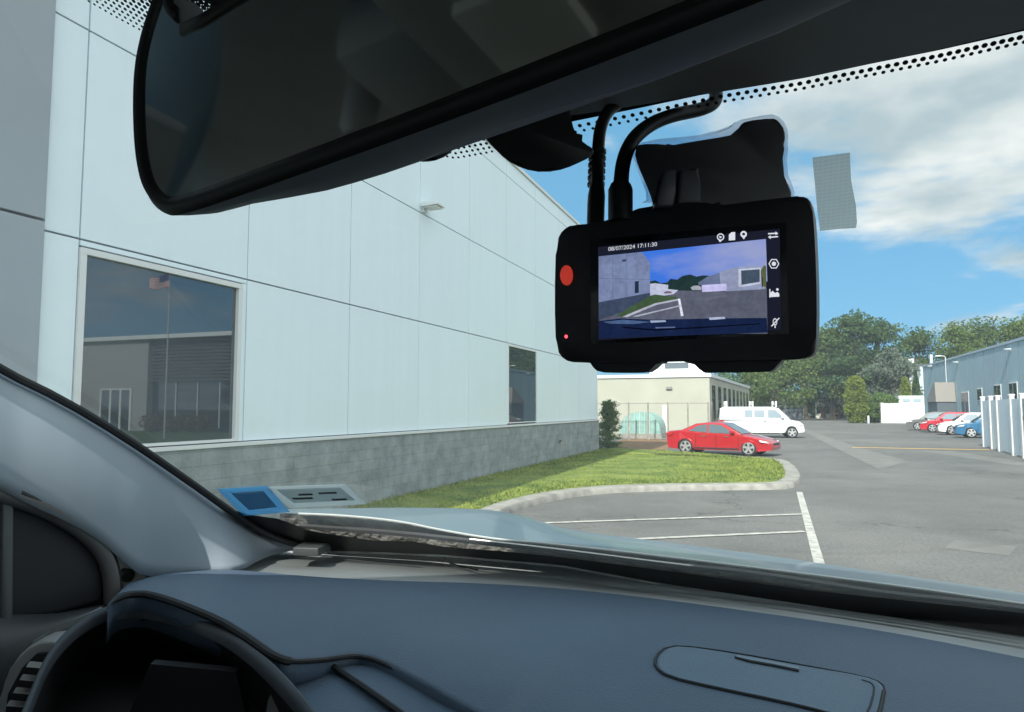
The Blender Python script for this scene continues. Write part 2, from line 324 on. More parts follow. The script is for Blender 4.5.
def stone_mat():
    m = mat('split_face_stone', (0.3, 0.3, 0.3), 0.9); t = m.node_tree; b = t.nodes['Principled BSDF']; tc = N(t, 'ShaderNodeTexCoord')
    mpn = N(t, 'ShaderNodeMapping'); mpn.inputs['Rotation'].default_value = (0, rad(90), 0)
    sx = N(t, 'ShaderNodeSeparateXYZ'); lk(t, tc.outputs['Object'], sx.inputs[0]); cx = N(t, 'ShaderNodeCombineXYZ'); lk(t, sx.outputs['Y'], cx.inputs[0]); lk(t, sx.outputs['Z'], cx.inputs[1])
    br = N(t, 'ShaderNodeTexBrick'); br.inputs['Scale'].default_value = 1; br.inputs['Brick Width'].default_value = .8; br.inputs['Row Height'].default_value = .2; br.inputs['Mortar Size'].default_value = .006
    br.inputs['Color1'].default_value = (.225, .255, .265, 1); br.inputs['Color2'].default_value = (.265, .295, .30, 1); br.inputs['Mortar'].default_value = (.185, .205, .21, 1); lk(t, cx.outputs[0], br.inputs[0])
    n = N(t, 'ShaderNodeTexNoise'); n.inputs['Scale'].default_value = 2.2; n.inputs['Detail'].default_value = 10; n.inputs['Roughness'].default_value = .7; lk(t, tc.outputs['Object'], n.inputs[0])
    r = N(t, 'ShaderNodeMapRange'); r.inputs['From Min'].default_value = .3; r.inputs['From Max'].default_value = .7; r.inputs['To Min'].default_value = .68; r.inputs['To Max'].default_value = 1.35; lk(t, n.outputs[0], r.inputs[0])
    mm = N(t, 'ShaderNodeMix', data_type='RGBA', blend_type='MULTIPLY'); mm.inputs['Factor'].default_value = 1; lk(t, br.outputs['Color'], mm.inputs['A']); lk(t, r.outputs[0], mm.inputs['B']); lk(t, mm.outputs['Result'], b.inputs['Base Color'])
    bp = N(t, 'ShaderNodeBump'); bp.inputs['Strength'].default_value = .8; bp.inputs['Distance'].default_value = .04; lk(t, n.outputs[0], bp.inputs['Height']); lk(t, bp.outputs[0], b.inputs['Normal'])
    return m
M_stone = stone_mat()
def window_glass(name, tint=.30):
    m = bpy.data.materials.new(name); m.use_nodes = True; t = m.node_tree; b = t.nodes['Principled BSDF']
    b.inputs['Base Color'].default_value = (.022, .032, .040, 1); b.inputs['Roughness'].default_value = .015; b.inputs['IOR'].default_value = 1.5
    g = N(t, 'ShaderNodeBsdfGlossy'); g.inputs['Color'].default_value = (.8, .86, .9, 1); g.inputs['Roughness'].default_value = .01
    mx = N(t, 'ShaderNodeMixShader'); mx.inputs[0].default_value = tint; lk(t, b.outputs[0], mx.inputs[1]); lk(t, g.outputs[0], mx.inputs[2]); lk(t, mx.outputs[0], t.nodes['Material Output'].inputs[0]); return m
M_wglass = window_glass('reflective_window_glass', .10)
bld = empty('warehouse', (WX, 12, 0), 'large warehouse clad in pale panels over a grey stone base, left of the car', 'building')
xs_gro = [5.7 + 2.745 * k for k in range(10)]        # vertical joints
ygr = [y for y in xs_gro if y < WY1] + [WY1]
ygr[-2:] = [27.9, WY1] if abs(ygr[-2] - 27.66) < .3 else ygr[-2:]
zgr = [1.50, 3.95, 6.45, 9.05, 9.55]
WIN = [(5.78, 8.25, 1.50, 3.78), (19.56, 22.12, 1.52, 3.86)]
core = MB(); core.box(-45, WX - .06, 5.3, WY1 - .03, .0, 9.40); core.box(-45, WX - .06, -40, 5.3, 0, 9.3)
core.build('wall', M_gap, bld)
pn = MB(); gpz = .011
ycols = [5.27] + ygr
for j in range(len(zgr) - 1):
    for i in range(len(ycols) - 1):
        y0, y1, z0, z1 = ycols[i] + gpz, ycols[i + 1] - gpz, zgr[j] + gpz, zgr[j + 1] - gpz
        if j == 0 and i == 1:      # big window bay: only head strip and jamb pieces
            pn.box(WX - .05, WX, y0, y1, 3.88, z1, .004); pn.box(WX - .05, WX, 8.34, y1, z0, 3.872, .004); continue
        if j == 0 and ycols[i] < 20 < ycols[i + 1]:
            pn.box(WX - .05, WX, y0, 19.5, z0, z1, .004); pn.box(WX - .05, WX, 19.5, y1, 3.88, z1, .004) ; continue
        if j == 0 and y0 < 22.15 < y1 and y0 > 20:
            pass
        pn.box(WX - .05, WX, y0, y1, z0, z1, .004)
# corner return facing +Y
for j in range(len(zgr) - 1):
    for i in range(12):
        pn.box(WX - .03 - 2.75 * (i + 1) + gpz, WX - .03 - 2.75 * i - gpz, WY1 - .03, WY1, zgr[j] + gpz, zgr[j + 1] - gpz)
pn.build('cladding_panel', M_panel, bld, label='pale blue-white metal panels with thin grey joints')
st = MB(); st.box(WX - .3, WX + .035, 5.3, WY1 + .035, -.05, 1.44); st.box(-45, WX - .3, WY1 - .2, WY1 + .035, -.05, 1.44); st.build('stone_base', M_stone, bld, label='rough grey stone base course')
lg = MB(); lg.box(WX - .04, WX + .07, 5.3, WY1 + .07, 1.44, 1.495, .006); lg.build('ledge', M_trim, bld)
cp = MB(); cp.box(-45, WX + .05, 5.2, WY1 + .05, 9.55, 9.66, .01); cp.build('roof_coping', M_trim, bld)
def frame_x(y0, y1, z0, z1, x, w, d, sides=1):
    b = MB(); b.box(x - d, x + .03, y0 - w, y1 + w, z1, z1 + w, .004); b.box(x - d, x + .03, y0 - w, y1 + w, z0 - w * .5, z0, .004)
    b.box(x - d, x + .028, y0 - w, y0, z0, z1); b.box(x - d, x + .028, y1, y1 + w, z0, z1); return b
for (y0, y1, z0, z1) in WIN:
    w = MB(); w.box(WX - .056, WX - .045, y0, y1, z0 + .05, z1) if 0 else None
    big = y0 < 10
    fr = frame_x(y0, y1, z0 + .05, z1, WX, .075 if big else .06, .05).build('window', M_trim, bld)
    MB().box(WX - .052 if not big else WX - .058, WX - .03 if big else WX + .006, y0 - .02, y1 + .02, z0 + .02, z1 + .02).build('pane', M_wglass, fr)
    MB().box(WX - .03, WX + .012 if not big else WX - .012, y0 + .0, y0 + .03, z0 + .05, z1).build('gasket', M_gap, fr)
# left grey glossy volume
M_dpanel = mat('dark_glossy_panel', (0.30, 0.34, 0.38), 0.22, var=.05, scale=.4, spec=.6)
vg = MB()
for (z0, z1) in ((-.02, 4.03), (4.06, 6.9), (6.93, 9.7)):
    for (y0, y1) in ((2.2, 5.24), (-1.2, 2.18), (-4.6, -1.22), (-8, -4.62)): vg.box(WX - .4, WX + .06, y0, y1, z0, z1, .006)
vg.build('dark_cladding', M_dpanel, bld, label='darker grey glossy cladding at the left end')
# wall lamp
def wall_lamp(loc, sx, label, group=None, xdir=1):
    r = empty('wall_light', loc, label, 'wall light', group); l = V(loc)
    MB().box(l.x, l.x + .05 * xdir, l.y - .08, l.y + .08, l.z - .14, l.z + .06, .01).build('bracket', M_trim, r)
    MB().prism([V((l.x + .05 * xdir, l.y - .2 * sx, l.z + .06)), V((l.x + .45 * xdir, l.y - .2 * sx, l.z + .02)), V((l.x + .45 * xdir, l.y - .2 * sx, l.z - .02)), V((l.x + .05 * xdir, l.y - .2 * sx, l.z - .04))], V((0, .4 * sx, 0))).build('lamp_head', M_trim, r)
    MB().box(min(l.x + .08 * xdir, l.x + .4 * xdir), max(l.x + .08 * xdir, l.x + .4 * xdir), l.y - .15 * sx, l.y + .15 * sx, l.z - .06, l.z - .035).build('lens', mat('lamp_lens', (.7, .7, .66), .3), r)
    return r
wall_lamp((WX + .004, 14.1, 6.62), 1, 'small white wall light high on the pale panels', None)
hb = empty('wall_tap', (WX + .04, 24.6, .75), 'small metal tap low on the grey stone base', 'tap'); 
MB().tube([V((WX + .03, 24.6, .75)), V((WX + .14, 24.6, .74)), V((WX + .17, 24.6, .68))], .03).build('spout', mat('brass', (.35, .3, .2), .4, 1), hb, smooth=True)
MB().tube([V((WX + .11, 24.55, .8)), V((WX + .11, 24.65, .8))], .035).build('handle', mat('tap_handle', (.05, .05, .06), .5), hb)

# ---- cream building beyond, rooftop unit
M_cream = mat('cream_stucco', (0.37, 0.365, 0.305), 0.9, var=.05, scale=.5)
M_cream2 = mat('cream_side_wall', (0.62, 0.63, 0.58), 0.9, var=.05, scale=.5)
M_dkwin = window_glass('dark_glass', .12)
cbd = empty('low_cream_building', (-12, 52, 0), 'low cream stucco building behind the metal fence and red sedan', 'building')
c0 = V((-4.25, 50, 0)); c1 = V((-2.75, 82, 0)); CH = 4.15
MB().prism([V((-30, 50, 0)), c0, c1, V((-30, 82, 0))], V((0, 0, CH))).build('wall', M_cream, cbd)
cu = (c1 - c0).normalized(); cn = V((cu.y, -cu.x, 0))
b = MB(); b.prism([V((-30.1, 49.9, CH)), c0 + V((.12, -.1, CH)), c1 + V((.12, .1, CH)), V((-30.1, 82.1, CH))], V((0, 0, .22))); b.build('roof_edge', M_trim, cbd)
for k in range(9):
    a = c0 + cu * (1.2 + k * 3.4) + cn * .02; e = a + cu * 1.5
    MB().prism([a + V((0, 0, .9)), e + V((0, 0, .9)), e + V((0, 0, 3.6)), a + V((0, 0, 3.6))], cn * .03).build('window', M_dkwin, cbd)
MB().box(-7.2, -6.8, 49.86, 49.99, 3.3, 3.5, .02).build('wall_lamp', mat('lamp_grey', (.2, .2, .18), .5), cbd)
MB().box(-7.5, -7.1, 49.93, 49.99, 0, 2.2).build('downpipe', M_cream2, cbd)
ru = empty('rooftop_unit', (-6.7, 56, CH + .2), 'white rooftop ventilation unit above the low cream building', 'rooftop unit')
MB().box(-9.2, -5.0, 55, 58, CH + .22, 5.75, .03).build('housing', M_trim, ru)
for k in range(1): MB().box(-8.0, -6.2, 54.95, 54.99, 5.05, 5.5).build('louvre', mat('louvre_dark', (.08, .1, .12), .5), ru)

# ---- metal fence + arched shelter
M_post = mat('weathered_fence_post', (.30, .27, .24), .7, .2, var=.2, scale=6)
fe = empty('metal_fence', (-8, 44.2, 0), 'tall see-through metal fence with thin posts before the cream building', 'fence')
for k in range(8):
    x = -12.4 + k * 1.22
    MB().tube([V((x, 44.2, 0)), V((x, 44.2, 2.36))], .05, 8).build('post', M_post, fe)
r = MB(); r.tube([V((-12.6, 44.2, 2.3)), V((-3.6, 44.2, 2.3))], .022, 6); r.tube([V((-12.6, 44.2, .12)), V((-3.6, 44.2, .12))], .02, 6); r.build('rail', M_post, fe)
wm = MB()
for k in range(100):
    x = -12.5 + k * .09; wm.box(x - .004, x + .004, 44.19, 44.2, .12, 2.3)
for k in range(8): wm.box(-12.6, -3.6, 44.188, 44.192, .3 + k * .27, .308 + k * .27)
wm.build('mesh_infill', mat('fence_wire', (.34, .34, .31), .6), fe)
M_teal = mat('teal_tarpaulin', (.22, .40, .37), .5, var=.18, scale=3)
sh = empty('arched_shelter', (-8.3, 46.5, 0), 'arched teal fabric shelter behind the metal fence', 'shelter')
ac = [V((-8.3 + 1.32 * math.cos(a), 45.6, .35 + 1.4 * math.sin(a) ** .75 if math.sin(a) > 0 else .35)) for a in [math.pi * k / 20 for k in range(21)]]
sc_ = MB(); sc_.prism(ac, V((0, 2.6, 0))); sc_.build('cover', M_teal, sh, smooth=True)
for k in range(7):
    x = -9.25 + k * .32; zt = .35 + 1.4 * max(0, 1 - ((x + 8.3) / 1.32) ** 2) ** .42
    MB().tube([V((x, 45.57, .35)), V((x, 45.57, zt - .02))], .035, 6).build('rib', mat('pale_teal_rib', (.40, .55, .50), .6) if k == 0 else bpy.data.materials['pale_teal_rib'], sh)
MB().box(-9.7, -6.9, 45.5, 48.3, 0, .35, .02).build('base', M_conc, sh)

# ---- foliage
def leaf_mat(name, c1, c2):
    m = bpy.data.materials.new(name); m.use_nodes = True; t = m.node_tree; b = t.nodes['Principled BSDF']; b.inputs['Roughness'].default_value = .7
    gi = N(t, 'ShaderNodeNewGeometry'); r = N(t, 'ShaderNodeValToRGB'); r.color_ramp.elements[0].color = (*c1, 1); r.color_ramp.elements[1].color = (*c2, 1); lk(t, gi.outputs['Random Per Island'], r.inputs[0]); lk(t, r.outputs[0], b.inputs['Base Color'])
    b.inputs['Specular IOR Level'].default_value = .25
    tl = N(t, 'ShaderNodeBsdfTranslucent'); lk(t, r.outputs[0], tl.inputs[0]); mx = N(t, 'ShaderNodeMixShader'); mx.inputs[0].default_value = .42
    lk(t, b.outputs[0], mx.inputs[1]); lk(t, tl.outputs[0], mx.inputs[2]); lk(t, mx.outputs[0], t.nodes['Material Output'].inputs[0]); return m
L_mid = leaf_mat('green_leaves', (.05, .095, .028), (.12, .185, .055))
L_pine = leaf_mat('pine_needles', (.045, .09, .035), (.11, .175, .065))
L_grey = leaf_mat('grey_green_leaves', (.11, .15, .11), (.22, .26, .20))
L_yel = leaf_mat('yellow_green_leaves', (.17, .22, .04), (.25, .30, .06))
L_hedge = leaf_mat('hedge_leaves', (.10, .17, .05), (.16, .23, .07))
L_ltree = leaf_mat('light_green_leaves', (.08, .13, .03), (.17, .23, .065))
M_bark = mat('tree_bark', (.10, .075, .055), .9, var=.3, scale=3)
def leafquad(bm, p, s, rn):
    u = V((rn.gauss(0, 1), rn.gauss(0, 1), rn.gauss(0, 1))).normalized(); w = u.orthogonal().normalized(); w.rotate(Matrix.Rotation(rn.uniform(0, 6.28), 3, u)); x = u.cross(w)
    bm.faces.new([bm.verts.new(p + w * s), bm.verts.new(p + x * s * .55), bm.verts.new(p - w * s), bm.verts.new(p - x * s * .55)])
def blob_leaves(b, c, rx, ry, rz, n, s, rn):
    for _ in range(n):
        d = V((rn.gauss(0, 1), rn.gauss(0, 1), rn.gauss(0, 1))).normalized() * (rn.random() ** .38)
        leafquad(b.bm, V((c.x + d.x * rx, c.y + d.y * ry, c.z + d.z * rz)), s * rn.uniform(.6, 1.3), rn)
def tree(x, y, h, w, lm, label, seed, group=None, clumps=38, leaf=.25, low=.22, per=210, cat='tree', name='broadleaf_tree', conif=False):
    rn = random.Random(seed); t = empty(name, (x, y, 0), label, cat, group); o = V((x, y, 0))
    tk = MB(); top = V((x + rn.uniform(-.4, .4), y, h * .8)); pts = [o + (top - o) * f + V((rn.uniform(-.12, .12), rn.uniform(-.12, .12), 0)) * (f > 0) for f in (0, .2, .4, .6, .8, 1)]
    tk.tube(pts, [h * .026 * (1 - .8 * f) + .03 for f in (0, .2, .4, .6, .8, 1)], 8)
    cr_ = MB(); cl = []
    for k in range(clumps):
        f = rn.random() ** .8; z = h * (low + (0.95 - low) * f)
        rr = (math.sin(math.pi * min(1, .22 + f * .78)) ** .7) * w / 2 if not conif else (1 - f * .85) * w / 2
        a = rn.uniform(0, 6.28); q = rr * rn.uniform(.25, .92); c = V((x + q * math.cos(a), y + q * math.sin(a), z)); cl.append(c)
        s = w * rn.uniform(.07, .20); blob_leaves(cr_, c, s * (1.45 if conif else 1.2), s * 1.2, s * (.45 if conif else .8), per, leaf, rn)
        if k % 3 == 0:
            c2 = c + V((rn.uniform(-1, 1), rn.uniform(-1, 1), rn.uniform(-.2, .8))) * w * .13; blob_leaves(cr_, c2, s * .5, s * .5, s * .35, per // 4, leaf, rn)
    for c in cl[::3]:
        b0 = o + (top - o) * min(.85, c.z / h * .8); tk.tube([b0, (b0 + c) / 2 + V((0, 0, .25)), c], [h * .009, h * .006, .02], 5)
    blob_leaves(cr_, V((x, y, h * .93)), w * .1, w * .1, h * .07, per // 2, leaf, rn)
    tk.build('trunk', M_bark, t, smooth=True); cr_.build('crown', lm, t)
    return t
def at(px, Y):      # ground point of image column px at forward distance Y
    v = ray(px, 408); return v.x / v.y * Y
def hgt(py, px, Y): # height seen at row py
    v = ray(px, py); return 2 + v.z / v.y * Y
G = 'trees beyond the parking lot'
for i, (px, Y, py, w, lm, lab, kw) in enumerate([
    (748, 128, 352, 15, L_mid, 'broad green tree rising right behind the low cream building', {}),
    (776, 122, 345, 13, L_ltree, 'light green tree just below the right corner of the dash camera', {}),
    (806, 140, 338, 17, L_mid, 'mid green tree standing right of the dash camera', {}),
    (833, 126, 327, 12, L_ltree, 'loose light green tree left of the tall spreading pine', {}),
    (856, 124, 314, 14, L_pine, 'tallest dark pine with spreading tiers, left of the two', dict(conif=True, name='pine_tree', clumps=46)),
    (882, 128, 317, 14, L_pine, 'dark spreading pine behind the grey-green tree', dict(conif=True, name='pine_tree', clumps=46)),
    (893, 119, 349, 8.5, L_grey, 'silvery grey-green rounded tree behind the white wall', dict(leaf=.20, per=260, clumps=44)),
    (922, 138, 332, 13, L_mid, 'darker green tree between the pines and the grey building', {}),
    (962, 135, 326, 15, L_ltree, 'light green tree over the left half of the grey building roof', {}),
    (990, 138, 321, 16, L_mid, 'tree with a full round top over the grey building roof', {}),
    (1022, 132, 323, 15, L_ltree, 'light green tree at the right edge of the picture', {}),
    (1062, 134, 326, 17, L_mid, 'green tree past the right edge behind the grey building', {}),
    (1110, 130, 322, 17, L_mid, 'green tree far right behind the grey building', {})]):
    tree(at(px, Y), Y, hgt(py, px, Y), w, lm, lab, 40 + i, G, **kw)
# low thicket under the trees
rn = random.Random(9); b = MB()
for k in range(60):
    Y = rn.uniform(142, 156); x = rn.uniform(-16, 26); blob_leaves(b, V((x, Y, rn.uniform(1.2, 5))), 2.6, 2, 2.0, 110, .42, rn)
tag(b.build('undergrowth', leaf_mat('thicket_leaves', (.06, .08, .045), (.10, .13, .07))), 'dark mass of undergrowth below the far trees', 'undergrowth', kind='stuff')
def column(px, Y, py, w, lm, label, seed, name, cat, group=None, base=0.1, pw=.5, leaf=.14, n=5200, rag=0):
    rn = random.Random(seed); x = at(px, Y); h = hgt(py, px, Y); t = empty(name, (x, Y, 0), label, cat, group)
    b = MB()
    for _ in range(n):
        f = rn.random(); z = base + (h - base) * f; rr = w / 2 * (1 - f ** 3.0) ** pw * (.55 + .45 * min(1, f * 5)) * (1 + .08 * math.sin(f * 23 + seed)); a = rn.uniform(0, 6.28); rr *= 1 + rag * math.sin(f * 31 + 2 * math.sin(a * 2 + seed)) * math.cos(a * 3 + f * 9); q = rr * rn.random() ** .3 * rn.uniform(.9, 1.06)
        leafquad(b.bm, V((x + q * math.cos(a), Y + q * math.sin(a), z)), leaf * rn.uniform(.6, 1.4), rn)
    MB().tube([V((x, Y, 0)), V((x, Y, h * .6))], [.09, .04], 8).build('trunk', M_bark, t); b.build('foliage', lm, t)
column(856, 104, 376, 2.9, L_yel, 'tall yellow-green columnar cypress at the far end of the lot', 1, 'cypress', 'cypress', pw=.28, n=7000)
column(881, 108, 393, 5.6, L_hedge, 'wide rounded green hedge bush right of the cypress', 2, 'hedge_bush', 'bush', n=9000)
column(906, 111, 377, 1.7, L_yel, 'yellow-green narrow conifer peeking over the white wall', 3, 'narrow_conifer', 'conifer', base=.4)
column(917, 112, 371, 1.3, L_pine, 'dark pointed narrow conifer above the white wall', 4, 'narrow_conifer', 'conifer', pw=.9)
tree(at(609, 31.9), 31.9, 2.4, 1.5, L_hedge, 'ragged dark evergreen shrub at the corner of the warehouse', 11, None, 130, .042, .04, 70, 'shrub', 'evergreen_shrub', conif=True)

# ---- far houses
M_hw = mat('pale_house_siding', (.62, .60, .54), .8); M_hr = mat('dark_shingles', (.10, .10, .11), .9); M_hb = mat('brick_red', (.25, .12, .09), .9)
def house(x, y, w, h, d, label, wm_=M_hw, group='houses across the far street'):
    t = empty('house', (x, y, 0), label, 'house', group)
    MB().box(x - w / 2, x + w / 2, y, y + d, 0, h).build('wall', wm_, t)
    MB().prism([V((x - w / 2 - .3, y - .3, h)), V((x + w / 2 + .3, y - .3, h)), V((x, y - .3, h + w * .32))], V((0, d + .6, 0))).build('roof', M_hr, t)
    for s in (-.25, .25): MB().box(x + w * s - .45, x + w * s + .45, y - .04, y - .01, 1.0, 2.3).build('window', M_dkwin, t)
    MB().box(x - .45, x + .45, y - .05, y - .01, .1, 2.1).build('door', M_hb, t)
house(at(823, 146), 146, 2.6, 3.2, 6, 'narrow pale gabled house across the street, left of the cypress')
house(at(838, 150), 150, 7, 2.7, 7, 'wide dark house with a grey gable nearest the cypress', mat('dark_siding', (.10, .11, .12), .8))
house(at(778, 148), 148, 9, 2.8, 7, 'dark low house seen above the bonnet of the white van', mat('blue_grey_siding', (.12, .14, .17), .8))
# parked cars far off are not distinguishable; tall pale chimneyed house behind right
t = empty('white_house', (at(925, 118), 118, 0), 'white chimneyed house end between the trees and the grey building', 'house')
x = at(925, 118); MB().box(x - 1.6, x + 2.4, 118, 126, 0, 8.2).build('wall', mat('blue_white_siding', (.45, .50, .55), .7), t)
MB().box(x - 1.9, x - 1.2, 117.8, 119, 0, 9.3, .03).build('chimney', M_trim, t); MB().box(x + 1.0, x + 1.35, 118.4, 119, 8.2, 9.9, .03).build('vent_stack', bpy.data.materials['blue_white_siding'], t)
MB().box(x - 1.8, x + 2.6, 117.9, 126.2, 8.2, 8.45).build('roof', M_hr, t)
MB().box(x + .4, x + 1.3, 117.95, 117.99, 4.4, 5.6).build('window', M_dkwin, t)

# ---- grey building on the right
GX = 16.3
M_greyw = mat('blue_grey_wall_panel', (.30, .40, .44), .6, var=.04, scale=.3)
gbld = empty('long_grey_building', (GX + 6, 75, 0), 'long blue-grey flat-roofed building behind the row of parked cars', 'building')
MB().box(GX, GX + 30, 47, 94, 0, 6.75).build('wall', M_greyw, gbld)
MB().box(GX - .08, GX + 30, 46.9, 94.1, 6.75, 6.95, .02).build('roof_edge', mat('grey_coping', (.36, .43, .48), .5), gbld)
rb = MB()
for k in range(16): rb.box(GX - .02, GX + .01, 47.2 + k * 3, 47.24 + k * 3, 0, 6.74)
rb.build('wall_seam', mat('dark_seam', (.15, .18, .2), .7), gbld)
for k, (px, z0, z1, w) in enumerate([(1015, 2.5, 3.9, .9), (999, 2.5, 3.85, .9), (981, 2.6, 3.7, .7), (966, 1.5, 3.5, 1.3), (1036, 2.5, 3.9, .9)]):
    y = yat(px, GX); f = MB(); f.box(GX - .05, GX - .01, y - w, y + w, z0, z1); f = f.build('window', M_trim, gbld)
    for s in (-1, 1): MB().box(GX - .08, GX - .055, y + s * w * .5 - w * .4, y + s * w * .5 + w * .4, z0 + .1, z1 - .1).build('pane', M_dkwin, f)
y = yat(951, GX); ent = MB(); ent.box(GX - 1.6, GX - .02, y - 2.2, y + 2.2, 0, 2.6); ent.build('entrance_porch', mat('dark_entrance', (.09, .11, .13), .5), gbld)
MB().prism([V((GX - 1.7, y - 2.3, 2.6)), V((GX - 1.7, y + 2.3, 2.6)), V((GX - 1.7, y + 1.9, 3.0)), V((GX - 1.7, y - 1.6, 4.5)), V((GX - 1.7, y - 2.0, 4.5))], V((1.68, 0, 0))).build('porch_roof', mat('brown_shingle', (.27, .25, .23), .9), gbld)
for px in (1014, 960, 934):
    z = hgt({1014: 349, 960: 362, 934: 366}[px], px, yat(px, GX))
    wall_lamp((GX - .004, yat(px, GX), z), 1, {1014: 'white wall light nearest the right edge on the grey building', 960: 'white wall light halfway along the grey building', 934: 'white wall light at the far left end of the grey building'}[px], 'wall lights on the grey building', -1)

# lamp arm on wall
lp = empty('wall_lamp_arm', (GX - .1, yat(949, GX), 4.6), 'thin white lamp arm rising on the grey building', 'lamp'); yy = yat(949, GX)
MB().tube([V((GX - .12, yy, 4.6)), V((GX - .12, yy, 7.1)), V((GX - .2, yy, 7.25)), V((GX - .6, yy, 7.28))], .035, 8).build('arm', M_trim, lp)
MB().box(GX - 1.0, GX - .55, yy - .15, yy + .15, 7.22, 7.33, .02).build('lamp_head', M_trim, lp)
# ---- white wall at the end, hvac boxes behind, bollard
M_vinyl = mat('white_vinyl', (.66, .66, .65), .5)
ww = empty('white_wall', (at(920, 105), 105, 0), 'long low white wall behind the parked cars at the far end', 'wall'); xa = at(882, 105); xb = at(962, 105)
MB().box(xa, xb, 105, 105.3, 0, 2.55).build('panel', M_vinyl, ww); MB().box(xa - .15, xa + .2, 104.9, 107.5, 0, 2.7, .02).build('end_post', mat('pale_post', (.66, .66, .62), .6), ww); MB().box(xa, xb, 104.95, 105.35, 2.55, 2.64).build('cap', M_vinyl, ww)
hv = empty('storage_trailer', (at(918, 110), 110, 0), 'pale grey trailer box rising behind the white wall', 'trailer'); xa = at(899, 110); xb = at(938, 110)
MB().box(xa, xb, 110, 113, 0.5, 3.7, .05).build('box', mat('pale_grey_metal', (.55, .58, .58), .5), hv)
for k in range(4): MB().box(xa + .5 + k * 1.3, xa + 1.4 + k * 1.3, 109.95, 109.99, 2.9, 3.3).build('vent', M_greyw, hv)
for k in (0.2, .8): MB().tube([V((xa + (xb - xa) * k, 110.2, .5)), V((xa + (xb - xa) * k, 112.8, .5))], .5, 14).build('wheel', mat('trailer_tyre', (.02, .02, .02), .8) if k < .5 else bpy.data.materials['trailer_tyre'], hv)
x = at(868, 103); bo = empty('bollard', (x, 103, 0), 'short pale bollard beside the cypress and hedge bush', 'bollard')
MB().tube([V((x, 103, 0)), V((x, 103, .95))], .13, 10).build('post', M_vinyl, bo, smooth=True); MB().tube([V((x, 103, .95)), V((x, 103, 1.02))], [.13, .05], 10).build('cap', M_yellow, bo)
# ---- white vinyl fence near right
vf = empty('vinyl_fence', (9.7, 38, 0), 'pale vinyl privacy fence with bright white posts at the right edge', 'fence')
pA = V((10.02, 42.6, 0)); pB = V((8.9, 30.5, 0)); fd = (pB - pA)
def onfence(px):
    v = ray(px, 408); # solve CAM + v t = pA + fd s (2D)
    det = v.x * (-fd.y) + fd.x * v.y; s = (v.x * pA.y - v.y * pA.x) / -(v.x * fd.y - v.y * fd.x) if 0 else None
    best = min((abs((pA.x + fd.x * k / 400) / (pA.y + fd.y * k / 400) - v.x / v.y), k / 400) for k in range(401)); return best[1]
ps = [0.0] + [onfence(p) for p in (991, 998, 1012)] + [onfence(1030), .78, 1.0]
fn = V((fd.y, -fd.x, 0)).normalized()
for s in ps:
    c = pA + fd * s; hgt_ = 2.52
    MB().box(-.085, .085, -.085, .085, 0, hgt_, .008, Matrix.Translation(c)).build('post', M_vinyl, vf)
    MB().box(-.11, .11, -.11, .11, hgt_, hgt_ + .07, .02, Matrix.Translation(c)).build('post_cap', M_vinyl, vf)
M_vp = mat('grey_vinyl_panel', (.66, .72, .76), .55, var=.03)
for a, b_ in zip(ps, ps[1:]):
    A = pA + fd * a; B = pA + fd * b_; n = fd.normalized(); A = A + n * .09; B = B - n * .09
    if (B - A).dot(n) > .05:
        w = fd.normalized().cross(V((0, 0, 1))) * .03
        MB().prism([A - w + V((0, 0, .08)), B - w + V((0, 0, .08)), B + w + V((0, 0, .08)), A + w + V((0, 0, .08))], V((0, 0, 2.3))).build('panel', M_vp, vf)

